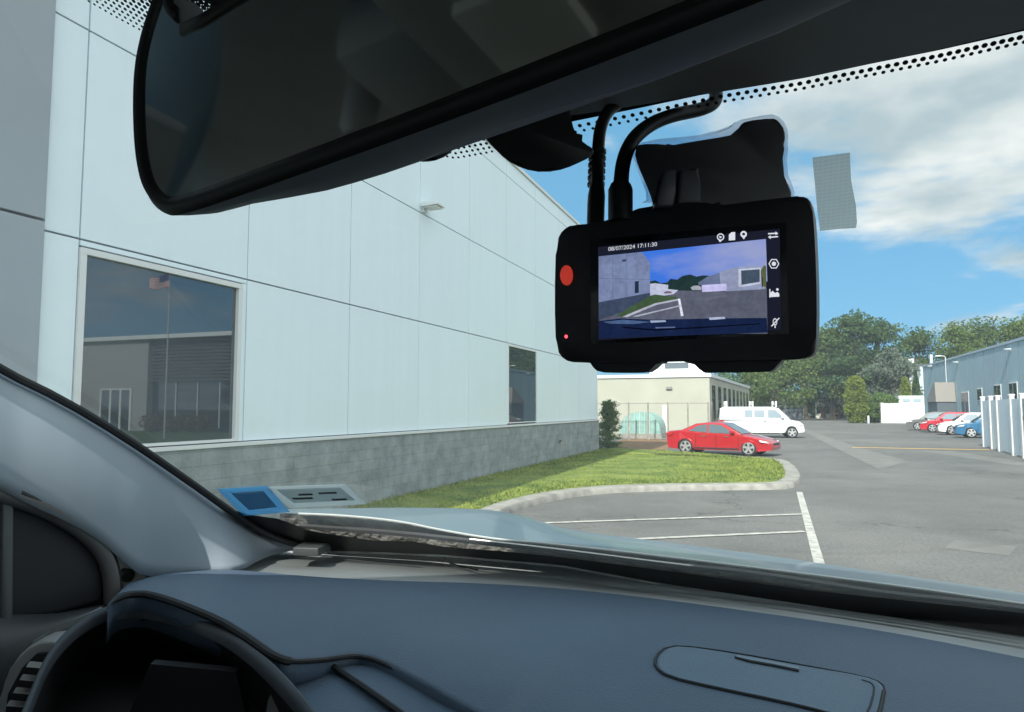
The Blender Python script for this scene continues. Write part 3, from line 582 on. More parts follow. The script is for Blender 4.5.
# ---- vehicles
M_tyre = mat('tyre_rubber', (.02, .02, .02), .85); M_rim = mat('alloy_rim', (.62, .62, .62), .3, .7); M_cglass = window_glass('car_glass', .42)
M_blk = mat('black_plastic', (.02, .02, .022), .5); M_lens = mat('headlight_lens', (.75, .76, .78), .1); M_red = mat('red_lens', (.45, .02, .02), .2); M_chrome = mat('chrome_trim', (.7, .7, .7), .2, 1)
def paint(name, c): return mat(name, c, .3, 0.1, coat=.8, var=.02)
def arch(cx, r, z0, n=9):  # wheel arch points right-to-left along the underside
    return [(cx + r * math.cos(a), z0 + r * math.sin(a)) for a in [math.pi * k / n for k in range(n + 1)]]
def vehicle(name, label, cat, pm, L, Wd, H, lower, cabin, wheels, wr, loc, rz, group=None, windows=(), extras=None, sill=.22, tum=.16, fw=None, rw=None, scl=1.0):
    """lower: top outline of the lower body from rear to front [(x,z)..]; cabin: greenhouse outline [(x,z)..]; x forward"""
    t = empty(name, loc, label, cat, group, rz); t.scale = (scl,) * 3; hw = Wd / 2
    prof = list(lower)
    xf = lower[-1][0]; prof.append((xf - .05, sill + .05))
    for cx in sorted(wheels, reverse=True):
        prof += [(cx + wr * 1.16, sill)] + [(cx + wr * 1.16 * math.cos(a), wr + wr * 1.16 * math.sin(a)) for a in [math.pi * k / 10 for k in range(0, 11)]] + [(cx - wr * 1.16, sill)]
    prof.append((lower[0][0] + .06, sill + .05))
    ztop = max(z for _, z in lower)
    def half(x, z):
        e = min(1, (L / 2 - abs(x)) / (L * .16)); k = 1 - .16 * (1 - max(0, e)) ** 2
        zz = (z - sill) / (ztop - sill); return hw * k * (1 - .05 * (2 * zz - .9) ** 2)
    bm = bmesh.new(); n = len(prof); rings = []
    cross = (-1, -.93, -.5, 0, .5, .93, 1)
    A = []
    for f in cross:
        row = []
        for (x, z) in prof:
            drop = 0.035 if abs(f) == 1 else (.0 if abs(f) > .8 else -.012)
            up = z > sill + .5 * (ztop - sill)
            row.append(bm.verts.new((x * (1 - .012 * f * f), f * half(x, z), z - (drop if up else 0))))
        A.append(row)
    for a, b2 in zip(A, A[1:]):
        for k in range(n): bm.faces.new([a[k], a[(k + 1) % n], b2[(k + 1) % n], b2[k]])
    f1 = bm.faces.new(A[0]); f2 = bm.faces.new(list(reversed(A[-1]))); bmesh.ops.triangulate(bm, faces=[f1, f2])
    mb = MB(); mb.bm.free(); mb.bm = bm; body = mb.build('body', pm, t, smooth=True, world=False, bevmod=.03)
    # cabin
    zb = min(z for _, z in cabin); zt = max(z for _, z in cabin)
    def ch(z, f=1): return (hw * .93) * (1 - tum * ((z - zb) / (zt - zb)) ** 1.3) * f
    bm = bmesh.new(); rows = []
    for f in (-1, -.9, -.4, .4, .9, 1):
        rows.append([bm.verts.new((x, ch(z, f), z - (.03 if abs(f) == 1 and z == zt else 0) + (.015 if abs(f) < .5 and z > zt - .02 else 0))) for x, z in cabin])
    for a, b2 in zip(rows, rows[1:]):
        for k in range(len(cabin)): bm.faces.new([a[k], a[(k + 1) % len(cabin)], b2[(k + 1) % len(cabin)], b2[k]])
    bm.faces.new(rows[0]); bm.faces.new(list(reversed(rows[-1])))
    mb = MB(); mb.bm.free(); mb.bm = bm; mb.build('roof', pm, t, smooth=True, world=False, bevmod=.03)
    for w in windows:      # side windows given as outlines in (x,z)
        for s in (-1, 1):
            b = MB(); b.prism([V((x, s * (ch(z) + .004), z)) for x, z in w], V((0, s * .014, 0))); b.build('window', M_cglass, t, world=False)
    for nm, quad in (('windscreen', fw), ('rear_window', rw)):
        if quad:
            (x0, z0), (x1, z1) = quad; d = V((z0 - z1, 0, x1 - x0)).normalized()
            if nm == 'windscreen' and d.x < 0 or nm == 'rear_window' and d.x > 0: d = -d
            b = MB(); b.prism([V((x0, -ch(z0, .88), z0)) + d * .012, V((x0, ch(z0, .88), z0)) + d * .012, V((x1, ch(z1, .84), z1)) + d * .012, V((x1, -ch(z1, .84), z1)) + d * .012], d * .012); b.build(nm, M_cglass, t, world=False)
    for cx in wheels:
        for s in (-1, 1):
            y0 = s * (hw - .23); y1 = s * (hw - .015); b = MB(); b.tube([V((cx, y0, wr)), V((cx, y0 + s * .02, wr)), V((cx, y1 - s * .03, wr)), V((cx, y1, wr))], [wr * .9, wr, wr, wr * .92], 24); wl = b.build('wheel', M_tyre, t, smooth=True, world=False)
            b = MB(); b.tube([V((cx, y1 - s * .04, wr)), V((cx, y1 + s * .004, wr))], wr * .70, 24); 
            rim = b.build('rim', M_blk, wl, smooth=True, world=False)
            b = MB(); b.tube([V((cx, y1 + s * .003, wr)), V((cx, y1 + s * .012, wr))], wr * .16, 12)
            for k in range(5):
                a = k * 1.2566 + .3; dr = V((math.cos(a), 0, math.sin(a))); sd_ = V((-dr.z, 0, dr.x)); c = V((cx, y1 + s * .006, wr))
                b.prism([c + dr * wr * .12 - sd_ * .04, c + dr * wr * .68 - sd_ * .055, c + dr * wr * .68 + sd_ * .055, c + dr * wr * .12 + sd_ * .04], V((0, s * .012, 0)))
            ring = [V((cx + wr * .68 * math.cos(a), y1 + s * .008, wr + wr * .68 * math.sin(a))) for a in [2 * math.pi * k / 24 for k in range(25)]]; b.tube(ring, .018, 6, caps=False)
            b.build('spokes', M_rim, wl, world=False)
    if extras: extras(t, half, ch)
    return t
# red sedan
LOW_SEDAN = [(-2.38, .50), (-2.40, .80), (-2.30, 1.02), (-1.75, 1.08), (-.9, .99), (.9, .92), (1.55, .84), (2.1, .72), (2.36, .56), (2.42, .40)]
CAB_SEDAN = [(-1.75, 1.02), (-.95, 1.38), (-.35, 1.455), (.25, 1.42), (1.18, .90), (.2, .90), (-.9, .95)]
def car_details(t, half, ch, zh=.62, xh=2.2, zt=.9, xt=-2.32, handles=(-.55, .45), seams=(-.95, .0, .98), mir=(.72, .98), belt=.93, hl=.34):
    for s in (-1, 1):
        MB().prism([V((xh - hl, s * (half(xh - hl, zh) + .006), zh + .09)), V((xh, s * (half(xh, zh) + .01), zh + .02)), V((xh + .06, s * (half(xh, zh) - .05), zh - .06)), V((xh - hl * .8, s * (half(xh - hl, zh) + .006), zh + .0))], V((.03, s * .01, 0))).build('headlight', M_lens, t, world=False)
        MB().prism([V((xt + .32, s * (half(xt + .32, zt) + .006), zt + .08)), V((xt - .03, s * (half(xt, zt) + .01), zt + .05)), V((xt - .03, s * (half(xt, zt) + .01), zt - .08)), V((xt + .2, s * (half(xt + .2, zt) + .006), zt - .05))], V((-.02, s * .01, 0))).build('tail_light', M_red, t, world=False)
        for hx in handles: MB().box(hx - .10, hx + .10, s * half(hx, belt - .1) - .012, s * half(hx, belt - .1) + .022, belt - .12, belt - .085, .005).build('door_handle', M_chrome, t, world=False)
        for sx in seams: MB().box(sx - .006, sx + .006, s * half(sx, .6) - .006, s * half(sx, .6) + .006, .34, belt - .04).build('door_seam', M_blk, t, world=False)
        MB().box(mir[0] - .08, mir[0] + .1, min(s * (ch(mir[1]) + .02), s * (ch(mir[1]) + .2)), max(s * (ch(mir[1]) + .02), s * (ch(mir[1]) + .2)), mir[1], mir[1] + .13, .03).build('side_mirror', t.children[0].data.materials[0], t, world=False)
        MB().box(-1.0, 1.0, s * half(0, .34) - .01, s * half(0, .34) + .012, .27, .33).build('sill_trim', M_blk, t, world=False)
    fx = half(0, .5)
    MB().box(xh + .12, xh + .19, -.45, .45, zh - .22, zh - .05, .01).build('grille', M_blk, t, world=False)
    MB().box(xt - .10, xt - .05, -.26, .26, zt - .2, zt - .06).build('number_plate', mat('plate_cream', (.6, .55, .35), .5) if 'plate_cream' not in bpy.data.materials else bpy.data.materials['plate_cream'], t, world=False)
SW_SEDAN = [[(-1.30, 1.06), (-.85, 1.30), (-.42, 1.36), (-.42, .99)], [(-.35, .99), (-.35, 1.37), (.2, 1.33), (.78, .98), (.74, .96)]]
vehicle('sedan', 'bright red sedan parked alone beyond the grass island', 'car', paint('red_car_paint', (.42, .010, .016)), 4.84, 1.84, 1.455, LOW_SEDAN, CAB_SEDAN, (-1.42, 1.42), .345, (-2.22, 32.0, 0), rad(-14), None, SW_SEDAN, car_details, scl=.955, fw=((1.10, .95), (.30, 1.39)), rw=((-1.66, 1.06), (-.98, 1.365)))
# white van
LOW_VAN = [(-2.80, .50), (-2.84, 1.0), (-2.80, 1.30), (1.2, 1.28), (1.75, 1.22), (2.35, 1.10), (2.62, .92), (2.70, .50)]
CAB_VAN = [(-2.80, 1.2), (-2.72, 1.95), (-2.5, 2.08), (.75, 2.08), (1.05, 1.98), (1.80, 1.2)]
def van_details(t, half, ch):
    car_details(t, half, ch, zh=.88, xh=2.48, zt=1.1, xt=-2.78, handles=(.15,), seams=(-.75, .35, 1.35), mir=(1.25, 1.32), belt=1.22, hl=.2)
    for x in (-2.3, -.6, .9):
        b = MB(); b.box(x - .04, x + .04, -.85, .85, 2.22, 2.27)
        for s in (-1, 1): b.box(x - .06, x + .06, s * .78 - .04, s * .78 + .04, 2.06, 2.46, .01)
        b.build('roof_rack_bar', M_vinyl, t, world=False)
SW_VAN = [[(-.52, 1.38), (-.52, 1.86), (.12, 1.86), (.12, 1.38)], [(-1.12, 1.38), (-1.12, 1.86), (-.64, 1.86), (-.64, 1.38)][0:4], [(.36, 1.36), (.36, 1.88), (.82, 1.88), (1.35, 1.36)]]
vehicle('cargo_van', 'white van with roof rack bars parked behind the red sedan', 'van', paint('white_van_paint', (.62, .63, .63)), 5.6, 2.0, 2.1, LOW_VAN, CAB_VAN, (-1.75, 1.85), .37, (-1.0, 51.2, 0), rad(8), None, SW_VAN, van_details, sill=.34, tum=.13, fw=((1.74, 1.28), (1.10, 1.94)), rw=((-2.80, 1.35), (-2.73, 1.9)))
# row of parked cars at right, noses towards the lot
LOW_SUV = [(-2.22, .55), (-2.28, .95), (-2.2, 1.10), (-.8, 1.06), (.9, 1.02), (1.6, .97), (2.1, .82), (2.26, .62), (2.28, .45)]
CAB_SUV = [(-2.2, 1.05), (-1.95, 1.55), (-1.6, 1.66), (.1, 1.66), (.45, 1.60), (1.25, 1.0)]
SW_SUV = [[(-1.85, 1.16), (-1.72, 1.50), (-1.2, 1.54), (-1.2, 1.12)], [(-1.12, 1.12), (-1.12, 1.55), (-.35, 1.55), (-.35, 1.10)], [(-.27, 1.10), (-.27, 1.55), (.35, 1.52), (.88, 1.08)]]
def suv_details(t, half, ch): car_details(t, half, ch, zh=.78, xh=2.08, zt=1.02, xt=-2.2, belt=1.02, mir=(.72, 1.08))
GP = 'cars parked beside the grey building'
suvargs = dict(fw=((1.2, 1.05), (.50, 1.56)), rw=((-2.18, 1.12), (-1.99, 1.5)))
vehicle('hatchback', 'blue car parked nearest the white fence, nose towards the lot', 'car', paint('blue_car_paint', (.02, .13, .26)), 4.56, 1.8, 1.6, LOW_SUV, CAB_SUV, (-1.35, 1.38), .35, (13.6, 55.5, 0), rad(176), GP, SW_SUV, suv_details, **suvargs)
vehicle('suv', 'white car parked between the blue and the red one', 'car', paint('white_car_paint', (.78, .78, .78)), 4.56, 1.85, 1.66, LOW_SUV, CAB_SUV, (-1.35, 1.38), .36, (13.6, 61.0, 0), rad(176), GP, SW_SUV, suv_details, **suvargs)
vehicle('suv', 'red car parked between the white and the dark one', 'car', paint('red_suv_paint', (.50, .012, .03)), 4.56, 1.85, 1.66, LOW_SUV, CAB_SUV, (-1.35, 1.38), .36, (13.4, 66.6, 0), rad(173), GP, SW_SUV, suv_details, **suvargs)
vehicle('suv', 'dark silver car at the far end of the parked row', 'car', paint('dark_car_paint', (.13, .13, .13)), 4.56, 1.85, 1.66, LOW_SUV, CAB_SUV, (-1.35, 1.38), .36, (13.3, 72.2, 0), rad(171), GP, SW_SUV, suv_details, **suvargs)

# ---- office block, flagpole, planting: out of frame to the right, seen mirrored in the large window
M_off = mat('office_grey_wall', (.33, .33, .33), .8, var=.05); M_louv = mat('office_dark_louvre', (.08, .085, .09), .6)
ob_ = empty('office_block', (35, 47, 0), 'grey office block with dark louvres mirrored in the large warehouse window', 'building')
MB().box(36.3, 60, 46, 66, 0, 8.0).build('wall', M_off, ob_)
MB().box(20, 36.3, 46.6, 66, 0, 8.0).build('wing', M_dkwin, ob_)
lv = MB()
for k in range(12): lv.box(20, 36.2, 46.3, 46.5, 4.3 + k * .3, 4.5 + k * .3)
lv.build('louvre_band', M_louv, ob_)
MB().box(19.8, 60.2, 45.6, 66, 8.0, 8.35).build('roof_edge', M_trim, ob_)
d = MB()
for x in (38.0, 39.2, 40.4, 41.6): d.box(x, x + .22, 45.9, 45.98, 0, 3.6)
d.box(38, 41.7, 45.9, 45.98, 3.6, 3.72); dd = d.build('entrance_door', M_trim, ob_); MB().box(38.1, 41.6, 45.93, 45.97, .05, 3.6).build('pane', M_dkwin, dd)
for k in range(6): MB().box(21.5 + k * 2.4, 21.58 + k * 2.4, 46.5, 46.58, .3, 4.2).build('mullion', M_trim, ob_)
tag(MB().poly([V((18, 30, .02)), V((60, 30, .02)), V((60, 45.9, .02)), V((18, 45.9, .02))]).build('office_lawn', mat('deep_green_lawn', (.06, .10, .025), .9, var=.2)), kind='structure')  # deeper green than the island lawn
fp = empty('flagpole', (21.85, 34.5, 0), 'flagpole with a striped flag mirrored in the large warehouse window', 'flagpole')
MB().tube([V((21.85, 34.5, 0)), V((21.85, 34.5, 10.9))], [.055, .035], 10).build('pole', mat('grey_pole', (.45, .45, .45), .4), fp, smooth=True); MB().tube([V((21.85, 34.5, 10.9)), V((21.85, 34.5, 11.05))], .1, 10).build('finial', M_chrome, fp)
M_fr = mat('flag_red', (.5, .03, .04), .7); M_fw = mat('flag_white', (.75, .75, .75), .7); M_fb = mat('flag_blue', (.03, .05, .2), .7)
def wav(u, w): return V((21.9 + 1.15 * u, 34.5 - .7 * u + .2 * math.sin(u * 8), 10.8 - .95 * w * (1 - .3 * u) - .45 * u + .1 * math.sin(u * 9)))
fl = None
for par, mm_ in ((0, M_fr), (1, M_fw)):
    b = MB()
    for k in range(13):
        if k % 2 == par: b.loft([[wav(u / 12, k / 13) for u in range(13)], [wav(u / 12, (k + 1) / 13) for u in range(13)]])
    b.build('flag_stripes', mm_, fp, solid=.004)
b = MB(); b.loft([[wav(u / 12, 0) + V((.0, -.012, 0)) for u in range(6)], [wav(u / 12, 7 / 13) + V((0, -.012, 0)) for u in range(6)]]); b.build('flag_canton', M_fb, fp, solid=.02)
tree(41.5, 30.5, 9, 6, L_mid, 'green tree mirrored at the left side of the large warehouse window', 77, clumps=24, leaf=.22)
column(0, 1, 0, 0, L_mid, '', 0, 'x', 'x') if 0 else None
rn = random.Random(21)
for i, (x, y) in enumerate(((30.5, 43.5), (33.0, 43.8), (27.6, 43.2))):
    t = empty('office_shrub', (x, y, 0), ['brownish shrub before the office louvres', 'brownish shrub nearest the office doors', 'brownish shrub farthest from the office doors'][i], 'shrub', 'shrubs before the office block')
    b = MB(); blob_leaves(b, V((x, y, .8)), 1.3, 1.0, .8, 500, .12, rn); b.build('foliage', leaf_mat('russet_leaves', (.16, .07, .04), (.22, .13, .06)) if i == 0 else bpy.data.materials['russet_leaves'], t); MB().tube([V((x, y, 0)), V((x, y, .6))], .05, 6).build('stem', M_bark, t)

# ---- air between here and the far trees
hzm = bpy.data.materials.new('hazy_air'); hzm.use_nodes = True; t = hzm.node_tree; t.nodes.clear(); o_ = N(t, 'ShaderNodeOutputMaterial'); pv = N(t, 'ShaderNodeVolumePrincipled')
pv.inputs['Color'].default_value = (.88, .95, 1, 1); pv.inputs['Density'].default_value = .0005; pv.inputs['Anisotropy'].default_value = .2; lk(t, pv.outputs[0], o_.inputs['Volume'])
hz = MB().box(-120, 150, -70, 230, -1.0, 26).build('haze', hzm); tag(hz, 'thin pale summer haze over the whole lot', 'haze', kind='stuff')

# ================================================================== THE CAR WE SIT IN
HD = rad(6.0); KR = V((math.cos(HD), -math.sin(HD), 0)); KF = V((math.sin(HD), math.cos(HD), 0)); U0 = -.15
CM = Matrix(((KR.x, KF.x, 0, 0), (KR.y, KF.y, 0, 0), (0, 0, 1, 2.0), (0, 0, 0, 1)))
def K(u, v, z): return CM @ V((u, v, z))               # car coordinates (right, forward, above the eye) to world
def ws_v(u, z): 
    t = (z + .25) / .5; return 1.0 - .12 * (u - U0) ** 2 - (z + .25) * 1.37 + .05 * max(0, t) * max(0, 1.2 - t)
def ws(x, y, off=0.0):                                  # where the sight line of a pixel meets the windscreen
    d = ray(x, y); du, dv, dz = d.dot(KR), d.dot(KF), d.z; a, b = .15, 4.0
    for _ in range(50):
        m = (a + b) / 2
        if dv * m > ws_v(du * m, dz * m): b = m
        else: a = m
    return CAM + d * (a + off / d.normalized().dot(KF))
car = empty('car', (-.1, -.6, 0), 'car seen from inside: grey dashboard, windscreen, left pillar and rear-view mirror', 'car')
M_pad = mat('dash_pad', (.070, .104, .150), .55, var=.07, scale=5, bump=.3, bscale=420, spec=.45)
M_defr = mat('defroster_plastic', (.30, .325, .335), .7, bump=.1, bscale=500, var=.08, scale=8)
M_dark = mat('black_cabin_plastic', (.004, .0045, .006), .6)
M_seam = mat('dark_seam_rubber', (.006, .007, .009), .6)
M_pillar = mat('pillar_trim', (.215, .262, .305), .8, var=.03, scale=5, bump=.12, bscale=900)
M_head = mat('headliner_fabric', (.52, .52, .50), .95, var=.05, scale=20, bump=.1, bscale=800)
M_lip = mat('cluster_lip', (.038, .045, .055), .6)
M_frit = mat('black_glass_frit', (.006, .006, .007), .4)

# --- windscreen glass
PE = smoothpl([(-60, 335), (0, 373), (60, 402), (120, 438), (180, 479), (230, 515), (262, 536), (300, 549)], 1)
_pe = sorted(((lambda q: (q.z - 2, (q - CAM).dot(KR)))(ws(x, y)) for x, y in PE))
def glass_left(z):
    if z <= _pe[0][0]: return _pe[0][1] - .01
    for a, b in zip(_pe, _pe[1:]):
        if a[0] <= z <= b[0]: return a[1] + (b[1] - a[1]) * (z - a[0]) / (b[0] - a[0]) - .012
    return _pe[-1][1] - .012
gl = MB()
def gpt(i, j):
    z = -.275 + .655 * j / 22; u = glass_left(z); u = u + (.89 - u) * i / 44; return K(u, ws_v(u, z), z)
gl.loft([[gpt(i, j) for i in range(45)] for j in range(23)])
wsg = gl.build('windscreen', glassmat('windscreen_glass', (.95, .985, .975), 1.5, veil=.06), car, smooth='all')
# --- black frit band and its dots
E_ = [(-40, -90), (40, -30), (90, 3), (120, 20), (150, 36), (300, 112), (400, 148), (455, 159), (490, 153), (530, 142), (570, 134), (640, 120), (720, 103), (800, 90), (870, 76), (940, 62), (1024, 43), (1090, 28), (1180, 8)]
def solid_off(x): return 62 if x < 380 else (62 - (x - 380) * .43 if x < 500 else 12)
fb_ = MB(); fr_ = []
for j in range(6):
    row = []
    for i in range(90):
        x = -40 + i * (1220 / 89); y = yatx(E_, x) - solid_off(x) - j * (26 if x > 500 else 16); row.append(ws(x, y, -.002))
    fr_.append(row)
fb_.loft(fr_); fb_.build('frit_band', M_frit, wsg)
dt = MB()
def dot(x, y, r):
    p = ws(x, y, -.002); q = ws(x + 2, y, -.002); s = ws(x, y - 2, -.002); a = (q - p).normalized(); n = a.cross(s - p).normalized(); b2 = n.cross(a)
    dt.poly([p + a * (r * math.cos(k * math.pi / 4)) + b2 * (r * math.sin(k * math.pi / 4)) for k in range(8)])
def dots(x0, x1, step, rows, rowh, r0, r1):
    x = x0; 
    while x < x1:
        for j in range(rows):
            f = j / max(1, rows - 1); xx = x + (step / 2 if j % 2 else 0); dot(xx, yatx(E_, xx) - 1 - rowh * j, r0 + (r1 - r0) * f)
        x += step
dots(-40, 380, 5.6, 15, 4.2, .0009, .0020)
dots(380, 505, 5.6, 10, 4.6, .0010, .0019)
dots(505, 1180, 8.8, 2, 5.4, .0011, .00145)
dt.build('frit_dots', M_frit, wsg)
Lw = [(215, 512), (250, 534), (281, 546), (295, 550), (376, 552), (446, 555), (560, 565), (653, 582), (807, 605), (1024, 637), (1110, 652)]
Uw = [(215, 504), (250, 515), (281, 519), (310, 531), (376, 541), (410, 541), (446, 547), (500, 551), (560, 557), (653, 569), (807, 590), (1024, 613), (1110, 622)]
bb = MB(); ra, rb_ = [], []
for i in range(60):
    x = 217 + i * (893 / 59); ra.append(ws(x, yatx(Uw, x), -.003)); rb_.append(ws(x, yatx(Lw, x) + 0, -.003))
bb.loft([ra, rb_]); bb.build('frit_base', M_frit, wsg)

# --- bonnet, cowl, wiper
HU = smoothpl([(280, 510), (380, 507.5), (460, 508), (505, 511), (540, 521), (570, 530), (611, 535.5), (700, 546), (807, 561), (900, 575), (1024, 593), (1110, 606)], 2)
HL = smoothpl([(280, 513), (340, 515), (400, 521), (440, 530), (500, 540), (546, 543), (653, 555), (807, 574), (909, 587), (1024, 604), (1110, 616)], 2)
n_ = 90; X_ = [280 + 830 * i / (n_ - 1) for i in range(n_)]
def dep(p): return (p - CAM).dot(CF)
rows = []
low = [P(x, yatx(HL, x), dep(ws(x, yatx(HL, x))) + .05) for x in X_]
top = [P(x, yatx(HU, x), dep(ws(x, yatx(HL, x))) + .62) for x in X_]
rows.append(low)
for k in (.25, .5, .75): rows.append([a.lerp(b, k) + V((0, 0, .004 * math.sin(k * 3.14))) for a, b in zip(low, top)])
rows.append(top)
rows.append([p + KF * .12 + V((0, 0, -.05)) for p in top]); rows.append([p + KF * .2 + V((0, 0, -.25)) for p in top]); rows.append([p + KF * .2 + V((0, 0, -.9)) for p in top])
hb_ = MB(); hb_.loft(rows); M_hood = mat('silver_blue_car_paint', (.13, .19, .23), .4, .25, coat=.25)
hb_.build('bonnet', M_hood, car, smooth='all')
cw = MB(); cw.loft([[P(x, yatx(HL, x), dep(ws(x, yatx(HL, x))) + .045) for x in X_], [P(x, yatx(Lw, x) + 2, dep(ws(x, yatx(Lw, x))) + .02) for x in X_]])
cw.build('cowl', mat('weathered_cowl', (.28, .27, .25), .8, col2=(.55, .53, .50), scale=22, bump=.5, bscale=80), car, smooth='all')
ed = MB(); ed.tube([P(x, yatx(HL, x), dep(ws(x, yatx(HL, x))) + .04) for x in X_[2:]], .0018, 6); ed.build('bonnet_edge_gleam', mat('edge_gleam_grey', (.42, .44, .44), .45), car, smooth=True)  # pale tube standing in for light reflected along the bonnet edge
wp = [(300, 526), (400, 533), (470, 541), (560, 551), (653, 563), (720, 571)]
wb = MB(); wb.tube([P(x, y, dep(ws(x, y)) + .018) for x, y in smoothpl(wp)], .0045, 6); wb = wb.build('wiper', M_blk, car, smooth=True)
wq = [(640, 562), (730, 570), (807, 581), (880, 593), (960, 601), (1024, 609)]
w2 = MB(); w2.tube([P(x, y, dep(ws(x, y)) + .018) for x, y in smoothpl(wq)], .0042, 6); w2.build('wiper', M_blk, car, smooth=True)
MB().tube([P(x, y - 2, dep(ws(x, y)) + .014) for x, y in smoothpl(wp[2:])], .0014, 5).build('blade_spring', mat('worn_steel', (.45, .45, .43), .4, .6), wb, smooth=True)

# --- dashboard
def onz(x, y, z): v = ray(x, y); return CAM + v * (z / v.z)
B_ = smoothpl([(128, 583), (160, 573), (200, 569), (244, 570), (316, 577), (397, 581), (481, 583), (560, 588), (653, 598), (807, 619), (902, 634), (1024, 658), (1110, 676)], 2)
LIP = [(108, 604), (112, 597), (122, 592), (135, 590), (150, 590.5), (180, 600), (221, 617), (245, 632), (262, 644), (275, 653), (290, 658), (319, 656.5), (337, 654), (352, 652), (365, 653), (380, 657.5), (410, 673), (440, 689), (467, 704), (490, 716), (540, 745), (640, 800), (800, 890), (1110, 1080)]
LIP = smoothpl(LIP, 1)
nL = 200
Ltop = lerp_poly(B_, nL); Llip = lerp_poly(LIP, nL)
# pair the two curves by column where possible
def ztop(x): return -.232 - .022 * min(1, max(0, (x - 128) / 300))
def zlip(x): return -.195 - .045 * min(1, max(0, (x - 180) / 150)) - .02 * min(1, max(0, (x - 330) / 300))
def blend(i): return i / (nL - 1)
xs_pair = []
for i in range(nL):
    f = blend(i); xt = 128 + (1110 - 128) * f ** 1.25; lp_ = Llip[int(round((nL - 1) * 0))] ; 
    xs_pair.append(xt)
lipS = lerp_poly(LIP, 400)
rows = []; nr = 40
for j in range(nr):
    g = j / (nr - 1); row = []
    for i in range(nL):
        f = blend(i); xt = xs_pair[i]; yt = yatx(B_, xt)
        lx = 108 + (1110 - 108) * i / (nL - 1); l = (lx, yatx(LIP, lx)); xt = 128 + (1110 - 128) * i / (nL - 1); yt = yatx(B_, xt)
        x = xt + (l[0] - xt) * g; y = yt + (l[1] - yt) * g
        z = ztop(xt) * (1 - g) + zlip(l[0]) * g + .010 * math.sin(math.pi * g)
        sgn = ((x - 486) * 74 + (y - 712) * 66) / 99.2; q = min(1, max(0, sgn / 34)); q = q * q * (3 - 2 * q); w_ = min(1, max(0, (y - 612) / 70))
        row.append(onz(x, y, z + .0055 * (1 - q) * w_ * (1 if 440 < x else max(0, (x - 360) / 80))))
    rows.append(row)
rows.append([p + V((0, 0, -.004)) + (CAM - p).normalized() * .004 for p in rows[-1]]); rows.append([p + V((0, 0, -.016)) for p in rows[-1]]); rows.append([p + V((0, 0, -.02)) + (p - CAM).normalized() * .06 for p in rows[-1]])
from mathutils.bvhtree import BVHTree
verts = [p for r in rows[:nr] for p in r]; polys = [(j * nL + i, j * nL + i + 1, (j + 1) * nL + i + 1, (j + 1) * nL + i) for j in range(nr - 1) for i in range(nL - 1)]
bvh = BVHTree.FromPolygons(verts, polys)
def pad(x, y, off=0.0):
    h, nn, _, _ = bvh.ray_cast(CAM, ray(x, y).normalized())
    if h is None: return onz(x, y, -.25)
    if nn.z < 0: nn = -nn
    return h + nn * off
dash = MB().loft(rows).build('dashboard', M_pad, car, smooth='all')
# dark seam under the pad edge
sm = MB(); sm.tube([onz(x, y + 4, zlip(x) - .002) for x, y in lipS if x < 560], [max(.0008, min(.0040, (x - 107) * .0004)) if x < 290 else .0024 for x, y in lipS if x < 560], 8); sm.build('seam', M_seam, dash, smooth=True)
# lower fascia pieces beside the cluster (two facets split by a seam)
def facet(pts, z, m, name, ext=.006):
    p = [onz(x, y, z) for x, y in pts]; return MB().prism(p, V((0, 0, -.02)), bev=.002).build(name, m, dash, smooth=True)
facet([(322, 660), (352, 655), (378, 660), (410, 676), (440, 692), (480, 716), (520, 742), (430, 742), (401, 712), (360, 683)], -.252, M_pad, 'centre_fascia')
facet([(228, 624), (250, 640), (266, 652), (290, 664), (318, 661), (355, 684), (397, 713), (430, 745), (330, 745), (303, 712), (285, 690)], -.256, M_pad, 'fascia_edge')
MB().tube([onz(x, y, -.2505) for x, y in smoothpl([(320, 657), (330, 664), (360, 684), (401, 713), (430, 735)])], .0028, 6).build('seam', M_seam, dash, smooth=True)
# cluster lip (grey rim) and dark hood cavity
IN = [(18, 740), (30, 708), (50, 658), (78, 628), (106, 613), (130, 610), (155, 612), (180, 619), (221, 635), (245, 652), (262, 667), (285, 691), (303, 712), (325, 745)]
OUT = [(10, 740), (24, 706), (45, 654), (72, 624), (102, 607), (126, 601), (152, 601), (182, 609), (224, 627), (250, 645), (269, 659), (294, 684), (313, 708), (337, 745)]
ci = lerp_poly(smoothpl(IN), 50); co = lerp_poly(smoothpl(OUT), 50)
def zc(x): return -.212 - .03 * max(0, (x - 200) / 150) - .03 * max(0, (90 - x) / 90)
rm = MB(); ro = [onz(x, y, zc(x)) for x, y in co]; ri = [onz(x, y, zc(x) - .004) for x, y in ci]
rm.loft([[p + V((0, 0, -.012)) for p in ro], ro, [a.lerp(b, .5) + V((0, 0, .004)) for a, b in zip(ro, ri)], ri, [p + V((0, 0, -.008)) for p in ri]])
rm.build('cluster_hood', M_lip, dash, smooth='all')
cv = MB(); cmid = sum(ri, V()) / len(ri)
def deep(p, f, d): q = cmid + (p - cmid) * f; return q + (q - CAM).normalized() * d + V((0, 0, -d * .25))
cv.loft([ri, [deep(p, .97, .05) for p in ri], [deep(p, .9, .13) for p in ri]]); cv.poly([deep(p, .9, .13) for p in ri]); cv.build('cluster_cavity', M_dark, dash, smooth='all')
fc = MB(); fc.prism([P(x, y, .66) for x, y in [(120, 735), (250, 735), (236, 672), (150, 664)]], CF * .01); fc.build('instrument_face', mat('gauge_black', (.005, .005, .006), .5), dash)
